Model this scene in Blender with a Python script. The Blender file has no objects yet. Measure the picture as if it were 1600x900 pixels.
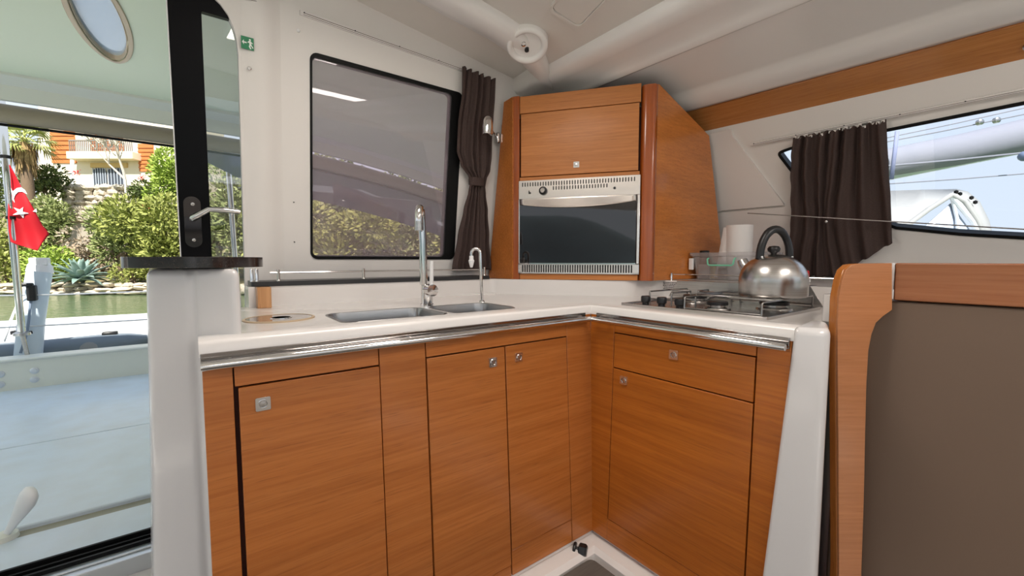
import bpy, math, random
import numpy as np
from mathutils import Vector, Matrix
from mathutils.geometry import tessellate_polygon
random.seed(7)
sc = bpy.context.scene
# ------------------------------------------------------------------ camera
FPX = 653.0; YAW = math.radians(52.9); PIT = math.radians(3.8); EYE = 1.065
fh = np.array([math.cos(YAW), math.sin(YAW), 0]); rt = np.array([math.sin(YAW), -math.cos(YAW), 0]); zz = np.array([0, 0, 1.0])
fw = fh*math.cos(PIT) - zz*math.sin(PIT); cu = zz*math.cos(PIT) + fh*math.sin(PIT)
EYEP = np.array([0, 0, EYE])
cd = bpy.data.cameras.new('camera'); cam = bpy.data.objects.new('camera', cd); sc.collection.objects.link(cam)
cam.location = (0, 0, EYE)
cam.rotation_euler = Matrix((rt, cu, -fw)).transposed().to_euler()
cd.sensor_width = 36; cd.lens = 36*FPX/1600; cd.clip_start = .02; cd.clip_end = 3000
sc.camera = cam
# ------------------------------------------------------------------ sky, sun, exposure
sc.view_settings.view_transform = 'Standard'; sc.view_settings.look = 'None'; sc.view_settings.gamma = 1
sc.view_settings.use_curve_mapping = False
sc.view_settings.exposure = 0.6
w = bpy.data.worlds.new('sky'); sc.world = w; w.use_nodes = True
nt = w.node_tree; bg = nt.nodes['Background']
tc = nt.nodes.new('ShaderNodeTexCoord'); sx = nt.nodes.new('ShaderNodeSeparateXYZ'); cr = nt.nodes.new('ShaderNodeValToRGB')
nt.links.new(tc.outputs['Generated'], sx.inputs[0]); nt.links.new(sx.outputs['Z'], cr.inputs[0]); nt.links.new(cr.outputs[0], bg.inputs[0])
e = cr.color_ramp.elements
e[0].position = 0; e[0].color = (.86, .93, 1.0, 1); e[1].position = 1; e[1].color = (.52, .66, .92, 1)
m_ = cr.color_ramp.elements.new(.3); m_.color = (.80, .89, 1.0, 1)
bg.inputs[1].default_value = .72
sl = bpy.data.lights.new('sun', 'SUN'); sl.energy = 6.5; sl.angle = .01; sl.color = (1, .95, .86)
so = bpy.data.objects.new('sun', sl); sc.collection.objects.link(so)
so.rotation_euler = Vector((.30, .62, -.80)).to_track_quat('-Z', 'Y').to_euler(); so.location = (-10, -20, 30)

GALLEY_FILL = 6.8; SALOON_FILL = 7.0   # watts of the added fill lamps
# ------------------------------------------------------------------ photo-measure helpers
def ray(x, y): return fw + rt*(x-800)/FPX - cu*(y-450)/FPX
def PZ(x, y, z): d = ray(x, y); return EYEP + d*(z-EYE)/d[2]
def PX(x, y, c): d = ray(x, y); return EYEP + d*c/d[0]
def PY(x, y, c): d = ray(x, y); return EYEP + d*c/d[1]
def S(x, y, D): return EYEP + ray(x, y)*D
def frame(O, U, V): O, U, V = [np.array(q, float) for q in (O, U, V)]; N = np.cross(U, V); return O, U, V, N/np.linalg.norm(N)
def uv(f, x, y, off=0):
    O, U, V, N = f; O = O+N*off; d = ray(x, y); P = EYEP + d*(N@(O-EYEP))/(N@d) - O
    return np.linalg.lstsq(np.array([U, V]).T, P, rcond=None)[0]
def PF(f, u, v, n=0): return f[0]+f[1]*u+f[2]*v+f[3]*n

# ------------------------------------------------------------------ mesh builder
class MB:
    def __init__(s): s.v = []; s.f = []
    def add(s, vs, fs):
        n = len(s.v); s.v += [tuple(map(float, q)) for q in vs]; s.f += [tuple(n+i for i in f) for f in fs]; return s
    def box(s, x0, x1, y0, y1, z0, z1):
        vs = [(x, y, z) for z in (z0, z1) for y in (y0, y1) for x in (x0, x1)]
        return s.add(vs, [(0, 2, 3, 1), (4, 5, 7, 6), (0, 1, 5, 4), (2, 6, 7, 3), (0, 4, 6, 2), (1, 3, 7, 5)])
    def fbox(s, f, u0, u1, v0, v1, n0, n1):
        vs = [PF(f, u, v, n) for n in (n0, n1) for v in (v0, v1) for u in (u0, u1)]
        return s.add(vs, [(0, 2, 3, 1), (4, 5, 7, 6), (0, 1, 5, 4), (2, 6, 7, 3), (0, 4, 6, 2), (1, 3, 7, 5)])
    def plate(s, f, outer, n0, n1, holes=()):
        """polygon (with holes) in frame f, extruded from n0 to n1"""
        loops = [list(outer)]+[list(h) for h in holes]
        tris = tessellate_polygon([[Vector((a, b, 0)) for a, b in l] for l in loops])
        flat = [q for l in loops for q in l]; N = len(flat)
        a2 = lambda t: (flat[t[1]][0]-flat[t[0]][0])*(flat[t[2]][1]-flat[t[0]][1])-(flat[t[2]][0]-flat[t[0]][0])*(flat[t[1]][1]-flat[t[0]][1])
        tris = [t if a2(t) > 0 else t[::-1] for t in tris if abs(a2(t)) > 1e-12]
        vs = [PF(f, a, b, n0) for a, b in flat]+[PF(f, a, b, n1) for a, b in flat]
        fs = [tuple(t[::-1]) for t in tris]+[tuple(i+N for i in t) for t in tris]
        k = 0
        for li, l in enumerate(loops):
            m = len(l); ar = sum(l[i][0]*l[(i+1) % m][1]-l[(i+1) % m][0]*l[i][1] for i in range(m))
            ccw = (ar > 0) == (li == 0)
            for i in range(m):
                a, b = k+i, k+(i+1) % m
                fs.append((a, b, b+N, a+N) if ccw else (b, a, a+N, b+N))
            k += m
        return s.add(vs, fs)
    def tube(s, path, r, n=10, cap=True, flat=None):
        P = [np.array(p, float) for p in path]; R = r if hasattr(r, '__len__') else [r]*len(P)
        T = [P[min(i+1, len(P)-1)]-P[max(i-1, 0)] for i in range(len(P))]; T = [t/(np.linalg.norm(t)+1e-9) for t in T]
        a = np.array([0, 0, 1.0]) if abs(T[0][2]) < .9 else np.array([1.0, 0, 0])
        vs = []
        for i, p in enumerate(P):
            a = a-T[i]*(a@T[i]); a = a/(np.linalg.norm(a)+1e-9); b = np.cross(T[i], a)
            for k in range(n):
                t = 2*math.pi*k/n; vs.append(p+R[i]*(a*math.cos(t)+b*math.sin(t)*(flat or 1)))
        fs = [(i*n+k, i*n+(k+1) % n, (i+1)*n+(k+1) % n, (i+1)*n+k) for i in range(len(P)-1) for k in range(n)]
        if cap: fs += [tuple(range(n))[::-1], tuple((len(P)-1)*n+k for k in range(n))]
        return s.add(vs, fs)
    def lathe(s, prof, o=(0, 0, 0), ax=(0, 0, 1), n=32, sx=1, sy=1):
        ax = np.array(ax, float); ax /= np.linalg.norm(ax); a = np.array([1., 0, 0]) if abs(ax[0]) < .9 else np.array([0, 1., 0])
        a = a-ax*(a@ax); a /= np.linalg.norm(a); b = np.cross(ax, a); o = np.array(o, float)
        vs = [o+ax*h+r*(a*math.cos(2*math.pi*k/n)*sx+b*math.sin(2*math.pi*k/n)*sy) for r, h in prof for k in range(n)]
        fs = [(i*n+k, i*n+(k+1) % n, (i+1)*n+(k+1) % n, (i+1)*n+k) for i in range(len(prof)-1) for k in range(n)]
        if prof[0][0] > 1e-6: fs.append(tuple(range(n))[::-1])
        if prof[-1][0] > 1e-6: fs.append(tuple((len(prof)-1)*n+k for k in range(n)))
        return s.add(vs, fs)
    def loft(s, rings, cap=True):
        n = len(rings[0]); vs = [p for r in rings for p in r]
        fs = [(i*n+k, i*n+(k+1) % n, (i+1)*n+(k+1) % n, (i+1)*n+k) for i in range(len(rings)-1) for k in range(n)]
        if cap: fs += [tuple(range(n))[::-1], tuple((len(rings)-1)*n+k for k in range(n))]
        return s.add(vs, fs)
    def grid(s, fn, nu, nv):
        vs = [fn(i/nu, j/nv) for j in range(nv+1) for i in range(nu+1)]
        return s.add(vs, [(j*(nu+1)+i, j*(nu+1)+i+1, (j+1)*(nu+1)+i+1, (j+1)*(nu+1)+i) for j in range(nv) for i in range(nu)])
    def sweep(s, path, prof):
        """closed profile (d to the left of travel, z) swept along a mitred 2-D path"""
        P = [np.array(p, float) for p in path]; rings = []
        for i, p in enumerate(P):
            d0 = P[i]-P[i-1] if i > 0 else P[1]-P[0]; d1 = P[i+1]-P[i] if i < len(P)-1 else d0
            d0 = d0/np.linalg.norm(d0); d1 = d1/np.linalg.norm(d1)
            n0 = np.array([-d0[1], d0[0]]); n1 = np.array([-d1[1], d1[0]]); m = n0+n1; m = m/(m@n0)
            rings.append([(p[0]+m[0]*d, p[1]+m[1]*d, z) for d, z in prof])
        return s.loft(rings)
    def sphere(s, c, r, n=12, sq=(1, 1, 1)):
        m = n//2; vs = [(c[0]+sq[0]*r*math.sin(math.pi*j/m)*math.cos(2*math.pi*i/n), c[1]+sq[1]*r*math.sin(math.pi*j/m)*math.sin(2*math.pi*i/n), c[2]+sq[2]*r*math.cos(math.pi*j/m)) for j in range(m+1) for i in range(n)]
        return s.add(vs, [(j*n+i, (j+1)*n+i, (j+1)*n+(i+1) % n, j*n+(i+1) % n) for j in range(m) for i in range(n)])

BASE = {}
def link(o): sc.collection.objects.link(o); return o
def tag(o, label=None, cat=None, group=None, kind=None):
    for k, v in (('label', label), ('category', cat), ('group', group), ('kind', kind)):
        if v: o[k] = v
    return o
def thing(name, loc, label, cat, group=None):
    o = link(bpy.data.objects.new(name, None)); o.location = tuple(map(float, loc)); o.empty_display_size = .05
    BASE[o.name] = np.array(loc, float); return tag(o, label, cat, group)
def obj(name, mb, mat, parent=None, bevel=0, smooth=35, label=None, kind=None, solid=0, seg=2):
    V = np.array(mb.v)
    b = BASE[parent.name] if parent is not None else np.array([(V[:, 0].min()+V[:, 0].max())/2, (V[:, 1].min()+V[:, 1].max())/2, V[:, 2].min()])
    me = bpy.data.meshes.new(name); me.from_pydata([tuple(q) for q in V-b], [], mb.f); me.update()
    me.materials.append(mat)
    if smooth: me.shade_smooth(); me.set_sharp_from_angle(angle=math.radians(smooth))
    o = link(bpy.data.objects.new(name, me)); BASE[o.name] = b
    if parent is not None: o.parent = parent
    else: o.location = tuple(b)
    if bevel:
        m = o.modifiers.new('bevel', 'BEVEL'); m.width = bevel; m.segments = seg; m.limit_method = 'ANGLE'; m.angle_limit = math.radians(40)
    if solid:
        m = o.modifiers.new('solid', 'SOLIDIFY'); m.thickness = solid; m.offset = 0
    return tag(o, label, None, None, kind)
def struct(name, mb, mat, **k): return obj(name, mb, mat, kind='structure', **k)
def dup(o, loc, label=None, rot=None, parent=None):
    c = o.copy(); link(c)
    if parent is not None: c.parent = parent
    else: c.location = tuple(map(float, loc))
    if rot is not None: c.rotation_euler = rot
    if label: c['label'] = label
    for ch in list(o.children): dup(ch, None, parent=c)
    return c
def rrect(u0, u1, v0, v1, r, n=5):
    r = r if hasattr(r, '__len__') else (r,)*4
    cs = [(u1-r[0], v0+r[0], -90, r[0]), (u1-r[1], v1-r[1], 0, r[1]), (u0+r[2], v1-r[2], 90, r[2]), (u0+r[3], v0+r[3], 180, r[3])]
    return [(cx+q*math.cos(math.radians(a+90*i/n)), cy+q*math.sin(math.radians(a+90*i/n))) for cx, cy, a, q in cs for i in range(n+1)]
def roundpoly(pts, r, n=5):
    out = []; N = len(pts); R = r if hasattr(r, '__len__') else [r]*N
    for i in range(N):
        p = np.array(pts[i], float); a = np.array(pts[i-1], float)-p; b = np.array(pts[(i+1) % N], float)-p
        if R[i] <= 0: out.append(tuple(p)); continue
        la, lb = np.linalg.norm(a), np.linalg.norm(b); q = min(R[i], la*.45, lb*.45); s0 = p+a/la*q; s1 = p+b/lb*q
        out += [tuple((1-t)**2*s0+2*t*(1-t)*p+t*t*s1) for t in [k/n for k in range(n+1)]]
    return out
FLOORF = frame((0, 0, 0), (1, 0, 0), (0, 1, 0))   # horizontal frame (n is up)

# ------------------------------------------------------------------ materials
def pm(name, col, rough=.5, metal=0, coat=0, spec=.5, trans=0, ior=1.45, noise=None, bump=None, alpha=1):
    m = bpy.data.materials.new(name); m.use_nodes = True; t = m.node_tree; b = t.nodes['Principled BSDF']
    b.inputs['Base Color'].default_value = (*col, 1); b.inputs['Roughness'].default_value = rough; b.inputs['Metallic'].default_value = metal
    b.inputs['Coat Weight'].default_value = coat; b.inputs['Coat Roughness'].default_value = .08; b.inputs['Specular IOR Level'].default_value = spec
    b.inputs['Transmission Weight'].default_value = trans; b.inputs['IOR'].default_value = ior; b.inputs['Alpha'].default_value = alpha
    if noise or bump:
        tc = t.nodes.new('ShaderNodeTexCoord'); mp = t.nodes.new('ShaderNodeMapping'); t.links.new(tc.outputs['Object'], mp.inputs[0])
    if noise:   # (scale, colour2, lo, hi)
        n = t.nodes.new('ShaderNodeTexNoise'); n.inputs['Scale'].default_value = noise[0]; n.inputs['Detail'].default_value = 5
        t.links.new(mp.outputs[0], n.inputs['Vector']); r = t.nodes.new('ShaderNodeValToRGB')
        r.color_ramp.elements[0].position = noise[2]; r.color_ramp.elements[1].position = noise[3]
        r.color_ramp.elements[0].color = (*col, 1); r.color_ramp.elements[1].color = (*noise[1], 1)
        t.links.new(n.outputs[0], r.inputs[0]); t.links.new(r.outputs[0], b.inputs['Base Color'])
        if len(noise) > 4: mp.inputs['Scale'].default_value = noise[4]
    if bump:    # (scale, strength, distance)
        n = t.nodes.new('ShaderNodeTexNoise'); n.inputs['Scale'].default_value = bump[0]; n.inputs['Detail'].default_value = 4
        t.links.new(mp.outputs[0], n.inputs['Vector']); q = t.nodes.new('ShaderNodeBump'); q.inputs['Strength'].default_value = bump[1]; q.inputs['Distance'].default_value = bump[2]
        t.links.new(n.outputs[0], q.inputs['Height']); t.links.new(q.outputs[0], b.inputs['Normal'])
    return m
def wood(name, ang, c1=(.54, .190, .046), c2=(.43, .135, .027), dark=(.24, .07, .015), rough=.33, coat=.25, vertical=False):
    """fine straight grain running along the horizontal direction ang (or vertically)"""
    m = pm(name, c1, rough, coat=coat); t = m.node_tree; b = t.nodes['Principled BSDF']; b.inputs['Coat Roughness'].default_value = .12
    tc = t.nodes.new('ShaderNodeTexCoord'); rot = t.nodes.new('ShaderNodeMapping'); rot.inputs['Rotation'].default_value = (0, 0, -ang)
    t.links.new(tc.outputs['Object'], rot.inputs[0])
    def streak(along, across, det):
        mp = t.nodes.new('ShaderNodeMapping'); mp.inputs['Scale'].default_value = (across, across, along) if vertical else (along, across, across)
        t.links.new(rot.outputs[0], mp.inputs[0]); n = t.nodes.new('ShaderNodeTexNoise'); n.inputs['Scale'].default_value = 1; n.inputs['Detail'].default_value = det
        n.inputs['Roughness'].default_value = .6
        t.links.new(mp.outputs[0], n.inputs['Vector']); return n.outputs[0]
    def ramp(src, p0, p1, a, bb):
        r = t.nodes.new('ShaderNodeValToRGB'); r.color_ramp.elements[0].position = p0; r.color_ramp.elements[1].position = p1
        r.color_ramp.elements[0].color = (*a, 1); r.color_ramp.elements[1].color = (*bb, 1); t.links.new(src, r.inputs[0]); return r.outputs[0]
    base = ramp(streak(2.6, 95, 4), .34, .68, c2, c1)
    fine = ramp(streak(11, 420, 2), .58, .72, (0, 0, 0), (.60, .60, .60))
    broad = ramp(streak(.8, 9, 2), .35, .7, (.88, .86, .84), (1.06, 1.04, 1.02))
    mx = t.nodes.new('ShaderNodeMixRGB'); t.links.new(fine, mx.inputs[0]); t.links.new(base, mx.inputs[1]); mx.inputs[2].default_value = (*dark, 1)
    mu = t.nodes.new('ShaderNodeMixRGB'); mu.blend_type = 'MULTIPLY'; mu.inputs[0].default_value = 1; t.links.new(mx.outputs[0], mu.inputs[1]); t.links.new(broad, mu.inputs[2])
    t.links.new(mu.outputs[0], b.inputs['Base Color']); return m
def pane(name, tint, refl=.10, rough=0.0, haze=None, hazef=0):
    """thin sheet: tinted see-through plus a mirror reflection (and a little milky haze)"""
    m = bpy.data.materials.new(name); m.use_nodes = True; t = m.node_tree; t.nodes.remove(t.nodes['Principled BSDF'])
    out = t.nodes['Material Output']; a = t.nodes.new('ShaderNodeBsdfTransparent'); a.inputs[0].default_value = (*tint, 1)
    g = t.nodes.new('ShaderNodeBsdfGlossy'); g.inputs['Roughness'].default_value = rough; g.inputs[0].default_value = (1, 1, 1, 1)
    lw = t.nodes.new('ShaderNodeFresnel'); lw.inputs[0].default_value = 1.45; ad = t.nodes.new('ShaderNodeMath'); ad.operation = 'ADD'; ad.inputs[1].default_value = refl-.04; ad.use_clamp = True
    t.links.new(lw.outputs[0], ad.inputs[0]); mx = t.nodes.new('ShaderNodeMixShader'); t.links.new(ad.outputs[0], mx.inputs[0]); t.links.new(a.outputs[0], mx.inputs[1]); t.links.new(g.outputs[0], mx.inputs[2])
    last = mx.outputs[0]
    if hazef:
        d = t.nodes.new('ShaderNodeBsdfDiffuse'); d.inputs[0].default_value = (*haze, 1); m2 = t.nodes.new('ShaderNodeMixShader'); m2.inputs[0].default_value = hazef
        t.links.new(last, m2.inputs[1]); t.links.new(d.outputs[0], m2.inputs[2]); last = m2.outputs[0]
    t.links.new(last, out.inputs[0]); return m
M = {}
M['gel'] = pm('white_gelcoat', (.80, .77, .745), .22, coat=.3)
M['pillar'] = pm('shaded_pillar_gelcoat', (.66, .645, .64), .2, coat=.3)  # white gelcoat greyed: shade on the pillars put into the colour
M['wallc'] = pm('wall_liner', (.79, .76, .73), .45, bump=(300, .05, .001))
M['ceil'] = pm('ceiling_liner', (.72, .68, .635), .55, bump=(160, .12, .002))
M['liner'] = pm('padded_vinyl_liner', (.78, .735, .705), .6, bump=(400, .1, .001))
M['woodL'] = wood('teak_veneer_along_sink_run', 0)
M['woodR'] = wood('teak_veneer_along_stove_run', math.pi/2, (.53, .165, .022), (.41, .115, .013), coat=.1)
DA = math.atan2(-.565, .42)
M['woodT'] = wood('teak_settee_rail', math.pi/2, (.36, .145, .06), (.29, .105, .04))
M['woodD'] = wood('teak_veneer_diagonal', DA, (.58, .225, .06), (.48, .17, .04), rough=.46, coat=.05)
M['woodS'] = wood('teak_veneer_side', math.radians(-5), (.66, .235, .055), (.55, .18, .038))
M['woodP'] = wood('red_lacquered_post', 0, (.40, .095, .016), (.33, .075, .012), rough=.2, coat=.5, vertical=True)
M['woodV'] = wood('valance_veneer', math.radians(95), (.56, .24, .075), (.48, .19, .055), rough=.24, coat=.4)
M['woodE'] = wood('light_end_panel_veneer', math.radians(-37), (.50, .21, .085), (.42, .165, .062), (.33, .12, .035))
M['woodEE'] = wood('end_panel_edge_lacquer', 0, (.52, .19, .04), (.45, .15, .03), vertical=True, rough=.22)
M['block'] = wood('pine_block', 0, (.62, .33, .15), (.5, .25, .1), vertical=True)
M['gapdark'] = pm('carcass_dark', (.05, .012, .006), .7)
M['chrome'] = pm('chrome', (.72, .71, .70), .08, 1)
M['dchrome'] = pm('chrome_dark_reflection', (.09, .085, .085), .12, 1); M['strip'] = pm('rail_backing_dark_reflection', (.34, .32, .31), .10, 1)  # chrome copies darkened, standing for the dark reflections on plate and strip
M['steel'] = pm('brushed_steel', (.56, .54, .52), .27, 1, noise=(1, (.46, .44, .42), .35, .7, (4, 4, 160)))
M['ovensteel'] = pm('oven_steel', (.86, .80, .75), .24, .95)
M['sinksteel'] = pm('sink_steel', (.40, .40, .40), .28, 1)
M['alu'] = pm('aluminium', (.62, .64, .66), .35, .8)
M['black'] = pm('black_plastic', (.012, .012, .013), .35)
M['stile'] = pm('black_gloss_frame', (.004, .004, .005), .3, spec=.12)
M['rubber'] = pm('black_rubber_seal', (.006, .006, .006), .5, spec=.2)
M['granite'] = pm('dark_speckled_top', (.022, .014, .012), .14, noise=(260, (.07, .05, .045), .6, .75), coat=.4)
M['ledge'] = pm('dark_ledge', (.028, .027, .028), .35)
M['curtain'] = pm('brown_curtain', (.052, .032, .028), .85, noise=(350, (.072, .046, .040), .4, .6), bump=(500, .25, .001))
M['taupe'] = pm('taupe_vinyl', (.16, .108, .076), .55, bump=(500, .08, .001))
M['sole'] = pm('grey_sole', (.10, .092, .082), .5, noise=(12, (.13, .12, .105), .3, .7, (1, 12, 1)))
M['cockpit'] = pm('cockpit_gelcoat', (.64, .72, .79), .35, bump=(260, .15, .002), noise=(6, (.60, .65, .68), .35, .7))
M['cream'] = pm('cream_gelcoat', (.74, .74, .66), .35)
M['roofu'] = pm('hardtop_underside', (.74, .80, .62), .5)
M['groove'] = pm('beige_groove', (.34, .32, .25), .6)
M['white'] = pm('white_plastic', (.82, .82, .82), .3)
M['paper'] = pm('kitchen_paper', (.80, .77, .75), .9, bump=(220, .3, .002))
M['sticker'] = pm('sticker_white', (.72, .69, .67), .5)
M['ink'] = pm('ink', (.03, .03, .03), .6)
M['green'] = pm('exit_green', (0.0, .20, .075), .4)
M['signw'] = pm('exit_white', (.85, .9, .86), .4)
M['mint'] = pm('mint_plastic', (.20, .62, .42), .3)
M['red'] = pm('red_plastic', (.60, .008, .015), .35)
M['yellow'] = pm('yellow_spice', (.55, .42, .03), .5)
M['brownspice'] = pm('brown_spice', (.10, .04, .025), .6)
M['winglass'] = pane('tinted_window_glass', (.88, .81, .85), .05, haze=(.60, .50, .55), hazef=.20)  # diffuse haze stands for the saloon reflected in the glass
M['doorglass'] = pane('door_glass', (.86, .86, .87), .07)
M['sideglass'] = pane('side_window_glass', (.93, .96, 1.0), .05)
M['clearbox'] = pane('clear_polypropylene', (.90, .89, .90), .07, .1, haze=(.7, .68, .68), hazef=.22)
M['acrylic'] = pane('hatch_acrylic', (.62, .70, .78), .05, haze=(.55, .62, .68), hazef=.45)
M['vinylwin'] = pane('clear_vinyl_enclosure', (.55, .58, .66), .06, haze=(.30, .32, .40), hazef=.55)
M['lidglass'] = pm('round_lid_acrylic', (.24, .20, .17), .06, coat=.5)
M['ovenglass'] = pm('oven_black_glass', (.012, .010, .010), .03, spec=.9)
M['tan'] = pm('tan_rim', (.55, .42, .28), .4)

# frames of the main planes
FL = frame((0, 1.055, .872), (1, 0, 0), (0, .0524, 1))
FR = frame((1.165, 1.055, .872), (0, -1, 0), (.03, 0, 1))
sD = np.array([.42, -.565, 0]); sD /= np.linalg.norm(sD)
FD = frame((1.265, 1.855, .965), sD, (0, 0, 1))
FB = frame((0, 2.0, .96), (1, 0, 0), (0, -.13, 1))
FW = frame((2.30, 1.2, 1.77), (.085, -1, 0), (-.40, 0, 1))
FV = frame((2.33, 1.2, 1.77), (.085, -1, 0), (-.18, 0, .095))

# ================================================================== STRUCTURE: the room
b = MB().plate(FLOORF, [(-2.2, -2.4), (2.6, -2.4), (2.6, 2.0), (-2.2, 2.0)], -.06, -.01); struct('floor', b, M['gel'])
b = MB().plate(FLOORF, roundpoly([(1.062, -2.3), (1.062, .945), (.05, .945), (-.6, .945), (-.6, -2.3)], [0, .025, .0, .02, 0]), -.01, .028); o = struct('floor_panel', b, M['sole'], bevel=.004)
b = MB().sweep([(-.1, 1.03), (1.165, 1.03), (1.165, .30)], [(-.075, -.01), (-.075, .026), (-.06, .040), (-.012, .046), (0, .060), (.05, .060), (.05, -.01)])
struct('trim_plinth', b, M['gel'])
# --- aft bulkhead (leans forward at the top), window and door cut out
def bu(x, y, off=0): return uv(FB, x, y, off)
wu0, wv0 = bu(485, 405); wu1 = bu(720, 147)[0]; wv1 = bu(600, 112)[1]
du1 = bu(376, 200)[0]; dt = bu(350, 0)[1]
winhole = rrect(wu0, wu1+.012, wv0, wv1, .03)
dtop = bu(372, 38)[1]+.10
out = roundpoly([(-2.2, -1.0), (-1.2, -1.0), (-1.2, dtop), (du1, dtop), (du1, -1.0), (2.9, -1.0), (2.9, 1.30), (-2.2, 1.30)], [0, 0, .1, .20, 0, 0, 0, 0], 8)
b = MB().plate(FB, out, -.05, 0, [winhole]); struct('wall_aft', b, M['wallc'], smooth=0)
# vertical moulded ridge of the bulkhead between door and window
r0 = bu(381, 200)[0]; r1 = bu(415, 200)[0]; r2 = bu(440, 200)[0]
def ridge(a, c):
    k = a*2-1 if a > .5 else a*2-1; h = .013*(.5+.5*math.cos(math.pi*k))**.7
    return PF(FB, r0+(r2-r0)*a, .0+1.25*c, .0005+h)
struct('trim_1', MB().grid(ridge, 16, 1), M['wallc'], smooth=80)
# --- window 1 (tinted, black frame)
t = thing('window_1', PF(FB, (wu0+wu1)/2, wv0, 0), 'tinted fixed window with black frame above the sink', None); t['kind'] = 'structure'
b = MB().plate(FB, winhole, -.045, .004, [rrect(wu0+.009, wu1-.050, wv0+.013, wv1-.016, .022)]); obj('window_frame', b, M['rubber'], t)
b = MB().plate(FB, rrect(wu0+.006, wu1-.045, wv0+.009, wv1-.012, .022), -.012, -.007); obj('pane', b, M['winglass'], t)
# --- ceiling: cambered centre, starboard coves swept forward
def zc(x): return 2.02+.12*(1.42-max(x, -.6))
b = MB()
YA = 1.62
xs = [-2.2, -.6, 0, .5, 1.0, 1.42]
b.loft([[(x, YA, zc(x)), (x, -2.4, zc(x)), (x, -2.4, zc(x)+.05), (x, YA, zc(x)+.05)] for x in xs]); struct('ceiling', b, M['ceil'])
b = MB()
b.loft([[(x, 2.1, zc(x)+.015), (x, 1.50, zc(x)+.045), (x, 1.50, zc(x)+.09), (x, 2.1, zc(x)+.09)] for x in [-2.2, -.6, 0, .5, 1.0, 1.5, 1.7]]); struct('ceiling_aft', b, M['ceil'])
prof = [(1.415, 2.03), (1.422, 1.995), (1.445, 1.974), (1.52, 1.972), (1.60, 1.966), (1.635, 1.950), (1.655, 1.936), (1.672, 1.938), (1.684, 1.955), (1.82, 1.940), (1.985, 1.914), (2.0, 1.908), (2.012, 1.890), (2.03, 1.876), (2.06, 1.864), (2.10, 1.853), (2.15, 1.862), (2.16, 1.872), (2.16, 1.93), (2.05, 2.0), (1.7, 2.06), (1.415, 2.07)]
rings = []
for y in (2.2, 1.2, 0, -2.4):
    rings.append([(x+.085*(1.2-y)*max(0, (x-1.42)/.7), y, z) for x, z in prof])
struct('ceiling_starboard', MB().loft(rings), M['gel'], smooth=50)
# beam across the ceiling, tapering into the corner
b = MB(); rings = []
for x, dz, wd in [(-2.2, .05, 1), (.3, .05, 1), (1.05, .05, 1), (1.20, .055, 1.0), (1.32, .06, .9), (1.42, .055, .6), (1.50, .045, .35), (1.56, .035, .15)]:
    zz_ = zc(x); yb = 1.57+max(0, x-1.15)*.33; y0 = yb-.14*wd
    rings.append([(x, yb, zz_+.03), (x, yb, zz_-dz*.55), (x, yb-.02*wd, zz_-dz), (x, y0+.035*wd, zz_-dz), (x, y0, zz_-dz*.55), (x, y0, zz_+.03)])
b.loft(rings); struct('trim_beam', b, M['gel'], smooth=60)
# recessed ceiling hatch panel outline
c = np.mean([PZ(*q, zc(.9)) for q in ((862, 8), (908, 27), (935, 4))], axis=0)
h = [PZ(862, 7, zc(1.08)), PZ(905, 29, zc(1.1)), PZ(960, -28, zc(1.1)), PZ(912, -55, zc(1.05))]
hp = roundpoly([(q[0], q[1]) for q in h], .03)
FC = frame((0, 0, zc(0)), (1, 0, -.12), (0, 1, 0))
hpa = np.array(hp); hcen = hpa.mean(0); hq = [tuple(hcen+(q-hcen)*1.14) for q in hpa]; hin = [tuple(hcen+(q-hcen)*1.03) for q in hpa]
b = MB().plate(FC, hp, -.006, .002).plate(FC, hq, -.010, .002, [hin]); t = obj('ceiling_hatch_panel', b, M['ceil'], bevel=.003)
tag(t, 'flush rounded access panel in the ceiling near the top of the photo', 'panel')
# boss with two bolts at beam end
pc = PZ(824, 72, zc(1.22)-.045)
t = thing('ceiling_boss', pc, 'round recessed ceiling boss with two bolts at the beam end', 'fitting')
bax = fh*.42+zz*.91; b = MB().lathe([(.092, .10), (.090, .0), (.086, -.008), (.076, -.011), (.066, -.008), (.060, .004), (.002, .006)], pc, bax); obj('boss', b, M['gel'], t, smooth=60)
for (x, y, mt) in ((818, 67, 'chrome'), (823, 76, 'black')):
    d = ray(x, y); q = EYEP+d*(bax@(pc-bax*-.002-EYEP))/(bax@d); b = MB().lathe([(.002, -.014), (.010, -.012), (.010, .01)], q, bax, 14); obj('bolt', b, M[mt], t)
# --- starboard hull wall with window hole
def wv(x, y, off=0): return uv(FW, x, y, off)
wp = [wv(1212, 238), wv(1240, 228), wv(1385, 201), wv(1600, 158)]; wq = [wv(1600, 374), wv(1500, 368), wv(1400, 358), wv(1330, 334), wv(1238, 272)]
tipw = 1.75
poly = [wp[0], wp[1], wp[2], wp[3], (tipw, wp[3][1]), (tipw, -.66), (wq[0][0], wq[0][1])]+wq[1:]
poly = [tuple(q) for q in poly]; polyr = roundpoly(poly, [.03, .02, 0, 0, .1, .1, 0, 0, 0, 0, .03])
b = MB().plate(FW, [(-1.0, -1.9), (2.9, -1.9), (2.9, .12), (-1.0, .12)], -.05, 0, [polyr]); struct('wall_starboard', b, M['wallc'])
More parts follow.
